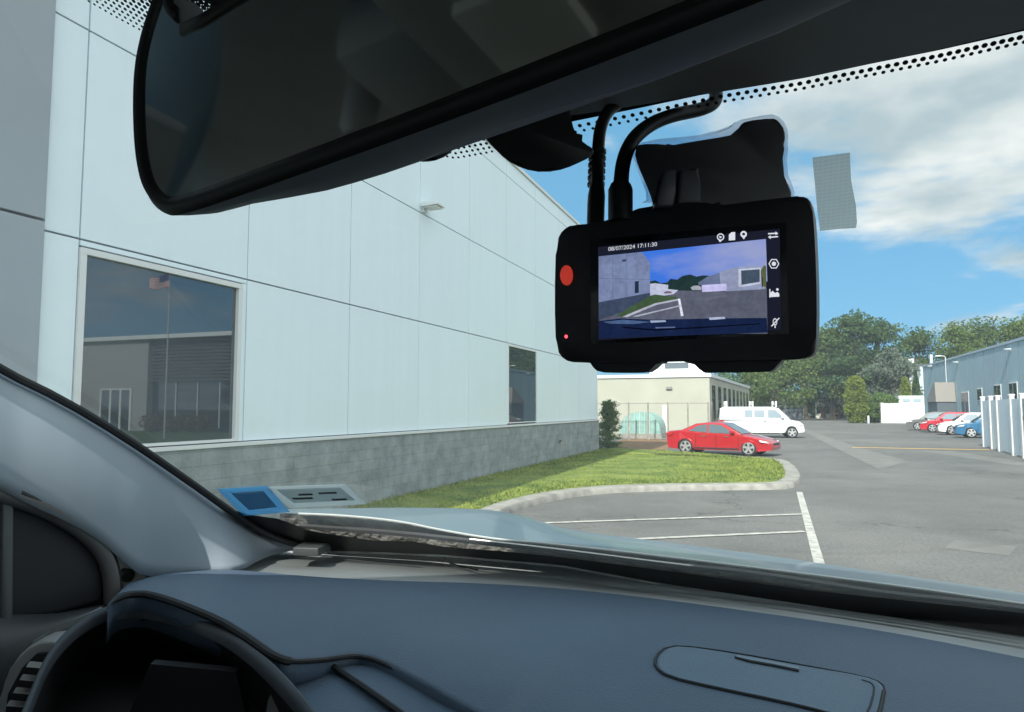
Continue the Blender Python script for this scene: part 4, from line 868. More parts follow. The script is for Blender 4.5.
# pale corner of the gauge ring
gr = MB(); c = P(296, 742, .60); rr = (P(330, 742, .60) - c).length
gr.poly([P(*p, .64) for p in [(262, 712 + 30), (268, 700), (276, 684), (290, 696), (308, 716), (322, 742)]]); gr.build('gauge_bezel', mat('gauge_grey', (.17, .17, .17), .45), dash)
gt = MB(); gt.tube([P(x, y, .636) for x, y in smoothpl([(270, 690), (284, 704), (296, 722), (304, 742)])], .0012, 6); gt.build('gauge_ring', M_blk, dash)
# --- air vent at far left
vs = MB(); 
so_ = smoothpl([(-6, 735), (0, 690), (14, 660), (32, 643), (58, 640), (62, 652), (44, 690), (36, 735)], 1)
vent = MB().prism([P(x, y, .72) for x, y in so_], CF * .03, bev=.003).build('air_vent', mat('vent_surround', (.24, .25, .26), .4), dash, smooth=True)
MB().prism([P(x, y, .713) for x, y in [(2, 735), (8, 694), (22, 668), (36, 654), (48, 653), (46, 664), (34, 700), (28, 735)]], CF * .004).build('vent_opening', M_dark, vent)
M_slat = mat('satin_slat', (.24, .24, .23), .45, .2)
for k in range(5):
    y = 662 + k * 13; x0 = 29 - k * 6.6; x1 = 49 - k * 5.4
    MB().prism([P(x0, y, .706), P(x1, y + 2, .706), P(x1 - 1, y + 7, .696), P(x0 - 3, y + 5, .696)], CF * .002).build('slat', M_slat, vent)
MB().prism([P(x, y, .78) for x, y in [(20, 662), (32, 640), (60, 625), (100, 606), (108, 610), (88, 622), (60, 642), (45, 655)]], CF * .02 - V((0, 0, .02)), bev=.003).build('side_fascia', mat('side_fascia_grey', (.26, .27, .28), .5), dash, smooth=True)
# --- storage lid on the pad
lid = smoothpl([(668, 677), (655, 668), (656, 657), (664, 649), (679, 646), (734, 654), (805, 667), (865, 677), (883, 684), (886, 694), (880, 712), (874, 724), (858, 724), (827, 713), (782, 702), (715, 688), (668, 677)], 1)
def inset(pl, k):
    cx = sum(p[0] for p in pl) / len(pl); cy = sum(p[1] for p in pl) / len(pl); return [(cx + (x - cx) * k, cy + (y - cy) * k) for x, y in pl]
lb = MB(); lr = [[pad(x, y, o) for x, y in inset(lid, k)] for k, o in ((1, -.001), (.985, .0010), (.955, .0012), (.93, .0008), (.7, .0008), (.35, .0008), (.02, .0008))]
lb.loft(lr, close=True); lb.poly(list(lr[-1])); sl_ = lb.build('storage_lid', mat('lid_grey', (.092, .136, .185), .5, var=.05, scale=6, bump=.3, bscale=420), dash, smooth='all')
lowhalf = [p for p in lid]
MB().tube([pad(x, y, .0004) for x, y in inset(lid, 1.006)], .0016, 6, caps=False).build('lid_groove', M_seam, dash, smooth=True) if 0 else None
g2 = smoothpl([(884, 692), (880, 712), (876, 722), (858, 724), (827, 714), (782, 703), (715, 689), (668, 678), (655, 668), (656, 657), (664, 650)], 1)
MB().tube([pad(x, y, .0008) for x, y in g2], [.0017] * len(g2), 6).build('seam', M_seam, dash, smooth=True)
g3 = smoothpl([(664, 649), (679, 645.5), (734, 653), (805, 666), (865, 677), (883, 684), (885, 692)], 1)
MB().tube([pad(x, y, .0004) for x, y in g3], .0009, 6).build('seam', M_seam, dash, smooth=True)
g4 = smoothpl([(862, 681), (872, 684), (875, 690), (869, 712), (862, 718)], 1)
MB().tube([pad(x, y, .0008) for x, y in g4], .0009, 6).build('seam', M_seam, dash, smooth=True)
lt = MB(); lt.prism([pad(x, y, .0022) for x, y in [(736, 657), (750, 659.5), (775, 664), (799, 669), (799, 671.5), (775, 666.5), (750, 662), (737, 659)]], V((0, 0, -.004))); lt.build('lid_latch', mat('latch_grey', (.14, .16, .18), .3), dash)
MB().tube([pad(x, y, .0018) for x, y in [(735, 659), (750, 663.5), (775, 668), (799, 673)]], .0009, 5).build('seam', M_seam, dash)
# --- defroster strip between glass and pad
dr = []
for k in range(12):
    f = k / 11; row = []
    for i in range(80):
        x = 226 + (1110 - 226) * i / 79; yl = yatx(Lw, x) - 1 if x >= 300 else 549; yb = yatx(B_, x) + 2; 
        y = yl + (yb - yl) * f; row.append(onz(x, y, -.258 + .002 * math.sin(k * 3.14) + .0025 * (k % 2) * (1 if 0 < k < 7 else 0)))
    dr.append(row)
MB().loft(dr).build('defroster_panel', M_defr, dash, smooth='all')
sb = MB(); p0 = [onz(x, y, -.222) for x, y in [(293, 547), (318, 548), (331, 542), (306, 540)]]; sb.prism(p0, V((0, 0, -.014)), bev=.003); sb.build('light_sensor', mat('sensor_grey', (.12, .13, .13), .35), dash, smooth=True)
MB().tube([onz(x, y, -.250) for x, y in smoothpl([(439, 554), (447, 560), (455, 565), (478, 570)])], .0012, 6).build('seam', M_seam, dash)

# --- left pillar, trim, door
PL = smoothpl([(-60, 462), (0, 489), (30, 505), (74, 525), (99, 540), (117, 556), (142, 578), (190, 577), (240, 572), (262, 558), (298, 549)], 1)
def uplane(x, y, u): v = ray(x, y); return CAM + v * (u / v.dot(KR))
npil = 44; a_ = lerp_poly(PE, npil); b_ = lerp_poly(PL, npil)
ed_ = [ws(x, y, -.008) for x, y in a_]
lo_ = []
for i, (x, y) in enumerate(b_):
    p = uplane(x, y, -.86) if x < 145 else None
    if p is None:
        q = onz(x, y, -.245); f = min(1, (x - 142) / 60); p = q if f >= 1 else uplane(142 if 0 else x, y, -.86).lerp(q, f)
    lo_.append(p)
rows = [[p + (p - CAM).normalized() * .05 - KR * .14 for p in ed_], [p + (p - CAM).normalized() * .03 for p in ed_], ed_]
for k in range(1, 8):
    f = k / 8; rows.append([a.lerp(b, f) + (CAM - a.lerp(b, f)).normalized() * (.028 * math.sin(math.pi * f) * min(1, max(.12, 1 - (i_ - 24) / 14))) for i_, (a, b) in enumerate(zip(ed_, lo_))])
rows.append(lo_); rows.append([p + (p - CAM).normalized() * .03 for p in lo_])
up_ = K(-.93, .0, .265) - ed_[0]
rows = [[rw[0] + up_ - KR * .01, rw[0] + up_ * .5 + KF * .02 + V((0, 0, .01))] + rw for rw in rows]
pil = MB().loft(rows).build('pillar', M_pillar, car, smooth='all', label='light grey textured front pillar trim')
MB().tube([K(-1.0, -.3, .27), K(-1.0, .0, .25), K(-1.01, .2, .19), K(-1.02, .36, .10)] + [p + (p - CAM).normalized() * .05 - KR * .10 - V((0, 0, .035)) for p in ed_[4:]], [.06, .06, .06, .055] + [.042] * (len(ed_) - 4), 10).build('outer_pillar', M_hood, car, smooth=True)
MB().tube([ws(x, y, -.010) for x, y in lerp_poly([(x + 3, y - 2) for x, y in PE], 60)], .0058, 8).build('weather_seal', M_seam, pil, smooth=True)
door = MB().prism([uplane(x, y, -.88) for x, y in smoothpl([(-80, 470), (12, 490), (52, 506), (80, 524), (97, 545), (104, 572), (104, 612), (-80, 622)], 1)], -KR * .04, bev=.006).build('sail_panel', mat('sail_black', (.016, .018, .022), .6), car, smooth=True)
MB().tube([uplane(x, y, -.872) for x, y in smoothpl([(-20, 488), (40, 505), (78, 526), (102, 548), (112, 572), (113, 604)], 2)], .011, 10).build('door_frame', mat('door_frame_grey', (.10, .10, .10), .6), car, smooth=True)
MB().tube([uplane(x, y, -.866) for x, y in smoothpl([(20, 493), (80, 522), (106, 544), (117, 566), (119, 588)], 2)], .004, 8).build('door_seal', M_seam, car, smooth=True)
MB().prism([uplane(x, y, -.868) for x, y in [(3, 488), (15, 492), (14, 622), (3, 622)]], -KR * .02, bev=.004).build('window_channel', mat('channel_grey', (.09, .10, .105), .6), car, smooth=True)
dp = [[uplane(x, y, -.86 + o) for x, y in lerp_poly(pl, 20)] for pl, o in (([(-60, 606), (10, 611), (60, 612), (110, 603)], -.03), ([(-60, 616), (0, 622), (40, 620), (104, 606)], .0), ([(-60, 660), (0, 652), (30, 636), (100, 609)], .02), ([(-60, 760), (-10, 740), (10, 690), (60, 640)], .02))]
MB().loft(dp).build('door_top', mat('door_top_blue', (.035, .042, .052), .5), car, smooth='all')
# cream panel standing in for sunlit outside through the quarter glass, round fastener
ct = MB().prism([uplane(x, y, -.90) for x, y in [(112, 548), (150, 580), (118, 596)]], -KR * .01).build('quarter_glass_view', mat('sunlit_view_cream', (.86, .82, .70), .6), car)
cc = uplane(126, 575, -.895); MB().tube([cc - KR * .005, cc + KR * .006], .009, 16).build('fastener', mat('dark_green_knob', (.02, .035, .025), .3), ct, smooth=True)

# --- headliner, roof, body (closed cabin)
hr = []
for j, (dv, dz) in enumerate([(0.0, 0.0), (-.03, .004), (-.07, .012), (-.12, .03), (-.3, .07), (-.7, .09), (-1.3, .09), (-2.4, .05), (-2.9, .0)]):
    row = []
    for i in range(60):
        x = -40 + i * (1220 / 59); y = yatx([(-40, -160), (300, 20), (420, 70), (500, 122), (570, 116), (640, 105), (720, 92), (800, 79), (870, 64), (940, 49), (1024, 29), (1180, -8)], x); p = ws(x, y, -.012)
        u = (p - CAM).dot(KR); p = p + KF * dv + V((0, 0, dz))
        if dv < -.2: p = K(max(-.9, min(.62, -.9 + 1.52 * i / 59)), (p - CAM).dot(KF), .27 + dz)
        row.append(p)
    hr.append(row)
head = MB().loft(hr).build('headliner', M_head, car, smooth='all')
tr = MB(); tr.loft([[K(-.96, -.05 - 2.8 * i / 20, .24), K(-.96, -.05 - 2.8 * i / 20, .30), K(-.75, .05 - 2.93 * i / 20, .42), K(-.45, .25 - 3.12 * i / 20, .43), K(0, .45 - 3.3 * i / 20, .44), K(.5, .42 - 3.3 * i / 20, .42), K(.68, .35 - 3.2 * i / 20, .30), K(.68, .35 - 3.2 * i / 20, .24)] for i in range(21)])
tr.build('roof', M_hood, car, smooth='all', solid=.004)
def kbox(name, u0, u1, v0, v1, z0, z1, m, bev=.01, par=None): return MB().box(u0, u1, v0, v1, z0, z1, bev, CM).build(name, m, par or car, smooth=True)
for s, u in ((-1, -.95), (1, .64)):
    kbox('door_panel', u - .06 if s < 0 else u, u + (.0 if s < 0 else .06), -2.8, .35 if s < 0 else .9, -1.35, -.20, M_hood); kbox('door_pillar', u + .005, u + .05, -.75, -.62, -.16, .27, M_dark); kbox('door_pillar', u + .005, u + .05, -1.9, -1.75, -.16, .27, M_dark)
    MB().poly([K(u + .03, -2.7, -.16), K(u + .03, .6, -.16), K(u + .03, .1, .25), K(u + .03, -2.7, .25)]).build('side_window', glassmat('side_glass' + str(s), (.75, .8, .78), 1.5), car)
kbox('dash_carrier', -1.0, .66, .30, .98, -.62, -.34, M_dark)
MB().loft([[uplane(x, y, -.93) for x, y in ((-60, 560), (60, 570), (150, 575))], [uplane(x, y, -.93) for x, y in ((-60, 760), (60, 760), (150, 760))]]).build('door_lining', M_dark, car)
kbox('door_inner', -.99, -.945, -2.8, .95, -1.35, -.30, M_dark)
kbox('floor', -.93, .68, -2.8, 1.0, -1.38, -1.32, M_dark); kbox('tailgate', -.93, .68, -2.86, -2.8, -1.35, -.1, M_hood); kbox('firewall', -.9, .66, .98, 1.02, -1.35, -.32, M_dark)
kbox('overhead_console', -.25, .05, -.13, .16, .235, .335, mat('console_grey', (.45, .45, .43), .7), .03)
MB().tube([K(-.40, -.02, .345), K(-.40, -.02, .285), K(-.40, -.02, .278)], [.016, .014, .009], 20).build('coat_hook', bpy.data.materials['console_grey'], car, smooth=True)
kbox('ceiling_pod', -.365, -.27, -.10, .05, .285, .345, mat('pod_grey', (.50, .50, .48), .7), .025)
MB().prism([K(-.93, .05, .16), K(-.60, .16, .30), K(-.60, .02, .31), K(-.93, -.12, .17)], V((0, 0, .012)), bev=.004).build('sun_visor', bpy.data.materials['pod_grey'], car, smooth=True)
for v in (.04, -.05): kbox('map_light', -.20, -.14, v, v + .05, .227, .24, mat('map_lens', (.85, .85, .80), .3) if v else bpy.data.materials['map_lens'], .002)
M_seat = mat('seat_cloth', (.035, .036, .04), .9, bump=.2, bscale=300)
def seat(u, name='seat'):
    sbk = MB(); sbk.box(u - .25, u + .25, -.95, -.78, -.95, -.12, .06, CM); sbk.box(u - .25, u + .25, -.85, -.32, -1.0, -.82, .06, CM); s_ = sbk.build(name, M_seat, car, smooth=True)
    MB().box(u - .13, u + .13, -.93, -.83, -.09, .08, .035, CM).build('headrest', M_seat, s_, smooth=True)
    MB().tube([K(u - .05, -.88, -.14), K(u - .05, -.88, -.05)], .006).build('headrest_post', M_chrome, s_)
seat(-.52); seat(.26)
kbox('rear_bench', -.85, .6, -2.3, -2.1, -.9, -.1, M_seat, .05)
for u in (-.93, .62):
    for v in (.7, -2.1): 
        c = K(u, v, -1.62); wl = MB().tube([c - KR * .11, c + KR * .11], .38, 28).build('wheel', M_tyre, car, smooth=True); MB().tube([c - KR * .116, c + KR * .116], .24, 24).build('rim', M_rim, wl, smooth=True)
kbox('underbody', -.8, .5, -2.7, 1.1, -1.62, -1.38, M_dark, .02)

# --- rear-view mirror
mA, mB = P(191, 216, .27), P(770, 5, .165)
mp_ = Plane(mA, mB, mA + V((0, 0, .1)) + KF * .012)
if mp_.u.z < 0: mp_.u = -mp_.u
def ml(x, y): p = mp_(x, y) - mA; return (p.dot(mp_.r), p.dot(mp_.u))
def mw(s, t, o=0): return mA + mp_.r * s + mp_.u * t + mp_.n * o
lft = [ml(x, y) for x, y in [(180, 218), (165, 214), (153, 203), (145, 184), (140, 152), (138.5, 110), (140, 72), (147, 38), (157, 8)]]
LM = (mB - mA).length; TH = .088
tl = [(lft[-1][0] + .004, lft[-1][1] + .010), (lft[-1][0] + .014, TH)]
pts = smoothpl([(.05, .0)] + lft + tl + [(.04, TH + .003), (LM * .5, TH + .005), (LM + .05, TH), (LM + .07, TH * .8), (LM + .075, TH * .5), (LM + .07, TH * .2), (LM + .05, .002), (LM * .6, -.0005), (.05, .0)], 2)[:-1]
CB = [(140, 226), (198, 222), (250, 215), (301, 205), (350, 190), (380, 180), (410, 168), (440, 153), (482, 134), (560, 114), (626, 98), (700, 74), (800, 35), (890, 0), (990, -42), (1120, -100)]
def rear_bottom(s_):
    q = mw(s_, 0); k = (q - CAM).dot(CF); x = 512 + FPX * (q - CAM).dot(CR) / k; best = None
    y = yatx(CB, x + 6); d = ray(x + 6, y); dd = (mA + mp_.u * .0025 - CAM).dot(mp_.u) / d.dot(mp_.u); p = CAM + d * dd
    return max(.004, min(.05, -(p - mA).dot(mp_.n)))
cxs, cts = LM * .55, TH * .55
def rear(s_, t_, f=1.0, inn=.0):
    o = rear_bottom(max(.012, s_)) * f; si = s_ + (cxs - s_) * inn * .25 + (.012 if s_ < .02 else .012 * max(0, 1 - (s_ - .02) / .04)) * f
    return mw(si, t_ + (.0025 if t_ < .03 else -.004) * f, -o)
mir = MB(); fr1 = [mw(s, t, .001) for s, t in pts]
mir.loft([[mw(s, t, .001) for s, t in pts], [rear(s, t, .3) for s, t in pts], [rear(s, t, .8) for s, t in pts], [rear(s, t, 1) + mp_.u * (.002 if t < .03 else -.002) for s, t in pts]], close=True); mir.poly([rear(s, t, 1) + mp_.u * (.002 if t < .03 else -.002) for s, t in pts])
mirror = mir.build('rear_view_mirror', mat('mirror_casing', (.30, .32, .34), .6, spec=.3), car, smooth=True, label='wide black rear-view mirror above the dashboard')
cs = sum(s for s, _ in pts) / len(pts); ctt = sum(t for _, t in pts) / len(pts)
gp_ = []
hwid = LM / 2
for i, (s, t) in enumerate(pts):
    a = V(pts[i - 1]) ; b2 = V(pts[(i + 1) % len(pts)]); tg = (b2 - a).normalized(); nn = V((-tg.y, tg.x)); 
    if nn.dot(V((LM * .5 - s, TH * .5 - t))) < 0: nn = -nn
    gp_.append((s + nn.x * .0068, t + nn.y * .0068))
mg = bpy.data.materials.new('dimmed_mirror_glass'); mg.use_nodes = True; b0 = mg.node_tree.nodes['Principled BSDF']; b0.inputs['Base Color'].default_value = (.74, .77, .77, 1); b0.inputs['Metallic'].default_value = 1; b0.inputs['Roughness'].default_value = .05
MB().prism([mw(s, t, .0022) for s, t in gp_], mp_.n * -.001).build('mirror_glass', mg, mirror)
bz = MB(); n2_ = len(pts)
bz.loft([[mw(s, t, .0008) for s, t in pts], [mw(s + (g_[0] - s) * .35, t + (g_[1] - t) * .35, .0042) for (s, t), g_ in zip(pts, gp_)], [mw(*g_, .0030) for g_ in gp_], [mw(*g_, .0015) for g_ in gp_]], close=True)
bz.build('bezel', mat('mirror_bezel', (.012, .012, .014), .45), mirror, smooth='all')
# mount behind the mirror, small lobes
MK = mat('mount_black', (.010, .011, .013), .5)
mo = smoothpl([(470, 110), (478, 130), (492, 146), (506, 160), (522, 169), (545, 173), (565, 169), (585, 160), (594, 155), (594, 149), (584, 143), (577, 136), (572, 124), (570, 105), (520, 95), (470, 110)], 1)[:-1]
mm2 = MB(); mm2.prism([P(x, y, .36) for x, y in mo], ray(535, 130) * .10, taper=1.12, bev=.0025, seg=2); mm2.build('mirror_mount', MK, mirror, smooth=True)
mq = smoothpl([(400, 150), (418, 162), (432, 162), (448, 156), (458, 144), (470, 120), (420, 120), (400, 150)], 1)[:-1]
MB().prism([P(x, y, .275) for x, y in mq], ray(435, 140) * .04, taper=1.05, bev=.004).build('sensor_pod', MK, mirror, smooth=True)

# ================================================================== DASH CAMERA
dA, dB, dC = P(556, 362, .400), P(817, 358, .335), P(558, 230, .400)
dp_ = Plane(dA, dB, dC)
dcam = empty('dash_camera', dp_(686, 285), 'black dash camera with a lit screen hanging from the windscreen right of the mirror', 'dash camera')
M_dc = mat('dashcam_black', (.016, .015, .019), .42, spec=.5, var=.25, scale=40, bump=.15, bscale=1500)
body = smoothpl([(572, 225), (600, 223), (606, 219), (622, 218.5), (632, 210), (640, 207), (703, 201), (716, 205), (724, 205), (795, 196), (806, 196), (812, 203), (815, 240), (817, 300), (816, 348), (812, 356), (802, 359), (786, 360), (700, 361), (640, 362.5), (575, 363), (563, 360), (556, 350), (554.5, 300), (556, 240), (562, 229), (572, 225)], 1)[:-1]
bd = MB(); bd.prism([dp_(x, y) for x, y in body], dp_.n * -.016, bev=.0016, seg=3); dbody = bd.build('body', M_dc, dcam, smooth=True)
fl_ = MB(); fl_.prism([dp_(x, y, -.004) for x, y in smoothpl([(588, 358), (591, 366), (598, 372.5), (620, 373), (643, 373), (648, 372), (659, 361.5), (663, 361), (688, 361), (692, 362), (702, 372), (706, 373), (740, 372.5), (768, 372), (772, 371), (781, 361), (786, 357)], 1)], dp_.n * -.012, bev=.001); fl_.build('lower_housing', M_dc, dcam, smooth=True)
MB().box(0, 1, 0, 1, 0, 1) if 0 else None
MB().prism([dp_(x, y, .0004) for x, y in [(590, 240), (786, 222), (789, 334), (591, 344)]], dp_.n * -.0006).build('display_glass', mat('display_black_glass', (.006, .006, .008), .12), dcam)
# picture on the screen
def spx(pts): return [(590 + x / 4.595, 190 + y / 4.595) for x, y in pts]
def layer(name, pts, m, o, par): return MB().poly([dp_(x, y, o) for x, y in spx(pts)]).build(name, m, par)
scr = layer('screen', [(36, 262), (872, 178), (880, 642), (40, 690)], emat('screen_black', srgb(14, 16, 26), 1), .0010, dcam)
def skyscreen():
    m = bpy.data.materials.new('screen_sky'); m.use_nodes = True; t = m.node_tree; t.nodes.clear(); o = N(t, 'ShaderNodeOutputMaterial'); e = N(t, 'ShaderNodeEmission')
    tc = N(t, 'ShaderNodeTexCoord'); n = N(t, 'ShaderNodeTexNoise'); n.inputs['Scale'].default_value = 55; n.inputs['Detail'].default_value = 5; mpn = N(t, 'ShaderNodeMapping'); mpn.inputs['Scale'].default_value = (.5, .5, 1.3); lk(t, tc.outputs['Object'], mpn.inputs[0]); lk(t, mpn.outputs[0], n.inputs[0])
    sx = N(t, 'ShaderNodeSeparateXYZ'); lk(t, tc.outputs['Generated'], sx.inputs[0]); r0 = N(t, 'ShaderNodeMapRange'); r0.inputs['To Min'].default_value = -.22; r0.inputs['To Max'].default_value = .16; lk(t, sx.outputs['X'], r0.inputs[0])
    a = N(t, 'ShaderNodeMath', operation='ADD'); lk(t, n.outputs[0], a.inputs[0]); lk(t, r0.outputs[0], a.inputs[1]); r = N(t, 'ShaderNodeValToRGB'); r.color_ramp.elements[0].position = .36; r.color_ramp.elements[1].position = .70
    r.color_ramp.elements[0].color = (*srgb(62, 118, 222), 1); r.color_ramp.elements[1].color = (*srgb(150, 160, 205), 1); lk(t, a.outputs[0], r.inputs[0]); lk(t, r.outputs[0], e.inputs[0]); e.inputs[1].default_value = SCR; lk(t, e.outputs[0], o.inputs[0]); return m
SCR = 1 / 2 ** S.view_settings.exposure
def E(n, r, g, b_):
    m = emat('screen_' + n, srgb(r, g, b_), SCR); t = m.node_tree; e = t.nodes['Emission']; tc = N(t, 'ShaderNodeTexCoord'); n1_ = N(t, 'ShaderNodeTexNoise'); n1_.inputs['Scale'].default_value = 420; n1_.inputs['Detail'].default_value = 3; lk(t, tc.outputs['Object'], n1_.inputs[0])
    n3_ = N(t, 'ShaderNodeTexNoise'); n3_.inputs['Scale'].default_value = 90; n3_.inputs['Detail'].default_value = 3; lk(t, tc.outputs['Object'], n3_.inputs[0]); q_ = N(t, 'ShaderNodeMath', operation='ADD'); lk(t, n1_.outputs[0], q_.inputs[0]); lk(t, n3_.outputs[0], q_.inputs[1])
    r_ = N(t, 'ShaderNodeMapRange'); r_.inputs['From Min'].default_value = .7; r_.inputs['From Max'].default_value = 1.3; r_.inputs['To Min'].default_value = SCR * .90; r_.inputs['To Max'].default_value = SCR * 1.36; lk(t, q_.outputs[0], r_.inputs[0]); lk(t, r_.outputs[0], e.inputs[1]); return m
layer('shown_sky', [(40, 305), (808, 225), (815, 420), (40, 520)], skyscreen(), .00115, scr)
L_ = [('shown_hills', [(270, 440), (275, 420), (300, 415), (325, 428), (355, 425), (370, 408), (400, 412), (425, 395), (460, 388), (490, 398), (520, 392), (560, 395), (592, 385), (600, 470), (270, 470)], (32, 52, 52)),
      ('shown_road', [(40, 600), (275, 470), (420, 462), (600, 466), (812, 452), (816, 660), (40, 660)], (86, 90, 106)),
      ('shown_far_building', [(270, 432), (300, 428), (360, 436), (358, 455), (405, 460), (385, 478), (300, 492), (270, 484)], (176, 182, 205)),
      ('shown_grey_building', [(540, 398), (595, 380), (600, 440), (500, 436), (498, 425)], (92, 104, 132)),
      ('shown_right_building', [(595, 378), (640, 362), (690, 352), (808, 348), (808, 455), (628, 466), (600, 440)], (134, 142, 170)),
      ('shown_white_frame', [(682, 364), (784, 356), (784, 432), (690, 446), (682, 446)], (176, 182, 202)),
      ('shown_window', [(694, 370), (780, 364), (780, 422), (696, 436)], (62, 76, 92)),
      ('shown_palm', [(784, 372), (800, 345), (809, 352), (810, 448), (790, 440)], (84, 92, 60)),
      ('shown_white_box', [(513, 437), (627, 430), (628, 463), (515, 469)], (182, 180, 220)),
      ('shown_cars', [(462, 448), (475, 440), (500, 439), (512, 446), (512, 460), (470, 460)], (150, 155, 165)),
      ('shown_building', [(40, 305), (238, 285), (276, 335), (276, 474), (40, 518)], (112, 124, 158)),
      ('shown_stone_base', [(40, 516), (276, 472), (276, 488), (150, 560), (40, 598)], (58, 70, 92)),
      ('shown_door', [(206, 420), (224, 418), (224, 472), (206, 475)], (30, 44, 60)),
      ('shown_lawn', [(276, 486), (300, 480), (400, 492), (408, 500), (300, 520), (225, 552), (150, 582), (120, 578), (180, 540)], (62, 84, 60)),
      ('shown_kerb', [(150, 582), (225, 550), (300, 520), (410, 499), (412, 506), (305, 528), (232, 558), (172, 584)], (168, 170, 185)),
      ('shown_line', [(404, 500), (414, 500), (430, 578), (418, 580)], (205, 208, 220)), ('shown_line', [(196, 580), (416, 528), (417, 534), (214, 583)], (160, 164, 178)),
      ('shown_bonnet', [(40, 602), (140, 590), (300, 596), (560, 590), (812, 588), (816, 655), (40, 682)], (22, 34, 66)),
      ('shown_bonnet_shine', [(60, 606), (150, 596), (280, 606), (200, 616), (90, 614)], (70, 92, 130)), ('shown_glint', [(276, 600), (346, 598), (350, 606), (280, 610)], (150, 165, 190)), ('shown_glint', [(545, 586), (618, 582), (622, 592), (550, 597)], (165, 175, 200)),
      ('shown_wiper', [(150, 628), (300, 640), (520, 628), (780, 612), (780, 617), (520, 634), (300, 647), (150, 634)], (8, 12, 26)), ('shown_glint', [(300, 630), (390, 628), (392, 633), (302, 636)], (90, 105, 140)),
      ('shown_joint', [(104, 300), (107, 300), (106, 506), (103, 506)], (98, 110, 142)), ('shown_joint', [(168, 294), (171, 294), (170, 494), (167, 494)], (98, 110, 142)), ('shown_joint', [(40, 404), (276, 410), (276, 413), (40, 408)], (96, 108, 140)),
      ('shown_wall_lamp', [(146, 320), (168, 318), (166, 328), (150, 330)], (60, 66, 86)), ('shown_red_car', [(340, 470), (352, 464), (372, 466), (378, 474), (342, 476)], (120, 96, 112)),
      ('shown_trunk', [(788, 400), (794, 400), (795, 446), (789, 446)], (50, 54, 44)), 
      ('shown_road_patch', [(500, 500), (620, 482), (640, 488), (520, 510)], (96, 99, 114))]
for i, (nm, pts_, c_) in enumerate(L_): layer(nm, pts_, E(nm[6:] + str(i), *c_), .0012 + i * .00004, scr)
M_ic = emat('screen_icon', srgb(222, 226, 234), SCR)
def txt(s, x0, y0, x1, y1, h, name, m, par, o=.0024):
    c = bpy.data.curves.new(name, 'FONT'); c.body = s; c.size = 1; ob = bpy.data.objects.new(name, c); COL.objects.link(ob); bpy.context.view_layer.update()
    me = bpy.data.meshes.new_from_object(ob.evaluated_get(bpy.context.evaluated_depsgraph_get())); bpy.data.objects.remove(ob)
    xs = [v.co.x for v in me.vertices]; mnx, mxx = min(xs), max(xs); mxy = max(v.co.y for v in me.vertices); b = bmesh.new(); b.from_mesh(me)
    for v in b.verts:
        f = (v.co.x - mnx) / (mxx - mnx); g = v.co.y / mxy; v.co = dp_(x0 + (x1 - x0) * f, y0 + (y1 - y0) * f - g * h, o)
    mb = MB(); mb.bm.free(); mb.bm = b; return mb.build(name, m, par)
txt('08/07/2024 17:11:30', 608.3, 251.0, 657, 246.0, 3.9, 'timestamp', M_ic, scr)
def ring(name, cx, cy, r, w, o=.0024, n=18, a0=0, a1=6.2832, sx=1.0):
    P1 = [spx([(cx + sx * r * math.cos(a0 + (a1 - a0) * k / n), cy + r * math.sin(a0 + (a1 - a0) * k / n))])[0] for k in range(n + 1)]; P2 = [spx([(cx + sx * (r - w) * math.cos(a0 + (a1 - a0) * k / n), cy + (r - w) * math.sin(a0 + (a1 - a0) * k / n))])[0] for k in range(n + 1)]
    return MB().loft([[dp_(*p, o) for p in P1], [dp_(*p, o) for p in P2]]).build(name, M_ic, scr)
ring('status_icon', 600, 216, 17, 5); layer('status_icon', [(594, 210), (608, 216), (596, 223)], M_ic, .0024, scr); layer('status_icon', [(590, 232), (606, 231), (598, 240)], M_ic, .0024, scr)
layer('card_icon', [(638, 205), (650, 194), (667, 193), (667, 230), (638, 232)], M_ic, .0024, scr)
ring('pin_icon', 706, 203, 15, 8); layer('pin_icon', [(692, 207), (720, 206), (707, 227)], M_ic, .0024, scr); layer('pin_icon_hole', [(701, 199), (711, 199), (711, 208), (701, 208)], M_dark, .0026, scr)
layer('loop_icon', [(818, 198), (852, 196), (852, 190), (865, 200), (852, 208), (852, 202), (818, 204)], M_ic, .0024, scr); layer('loop_icon', [(830, 214), (864, 211), (864, 217), (830, 220), (830, 226), (818, 216), (830, 207)], M_ic, .0024, scr)
ring('record_icon', 845, 339, 25, 5, n=6); ring('record_icon', 845, 339, 10, 10)
layer('gallery_icon', [(826, 492), (826, 474), (840, 463), (850, 474), (862, 468), (870, 478), (870, 490)], M_ic, .0024, scr); ring('gallery_icon', 861, 457, 6, 6); layer('gallery_icon', [(824, 455), (829, 455), (829, 494), (824, 494)], M_ic, .0024, scr)
ring('microphone_icon', 850, 606, 17, 5, sx=.6); layer('microphone_icon', [(832, 624), (868, 586), (871, 590), (836, 628)], M_ic, .0024, scr); layer('microphone_icon', [(848, 624), (853, 624), (853, 634), (848, 634)], M_ic, .0024, scr)
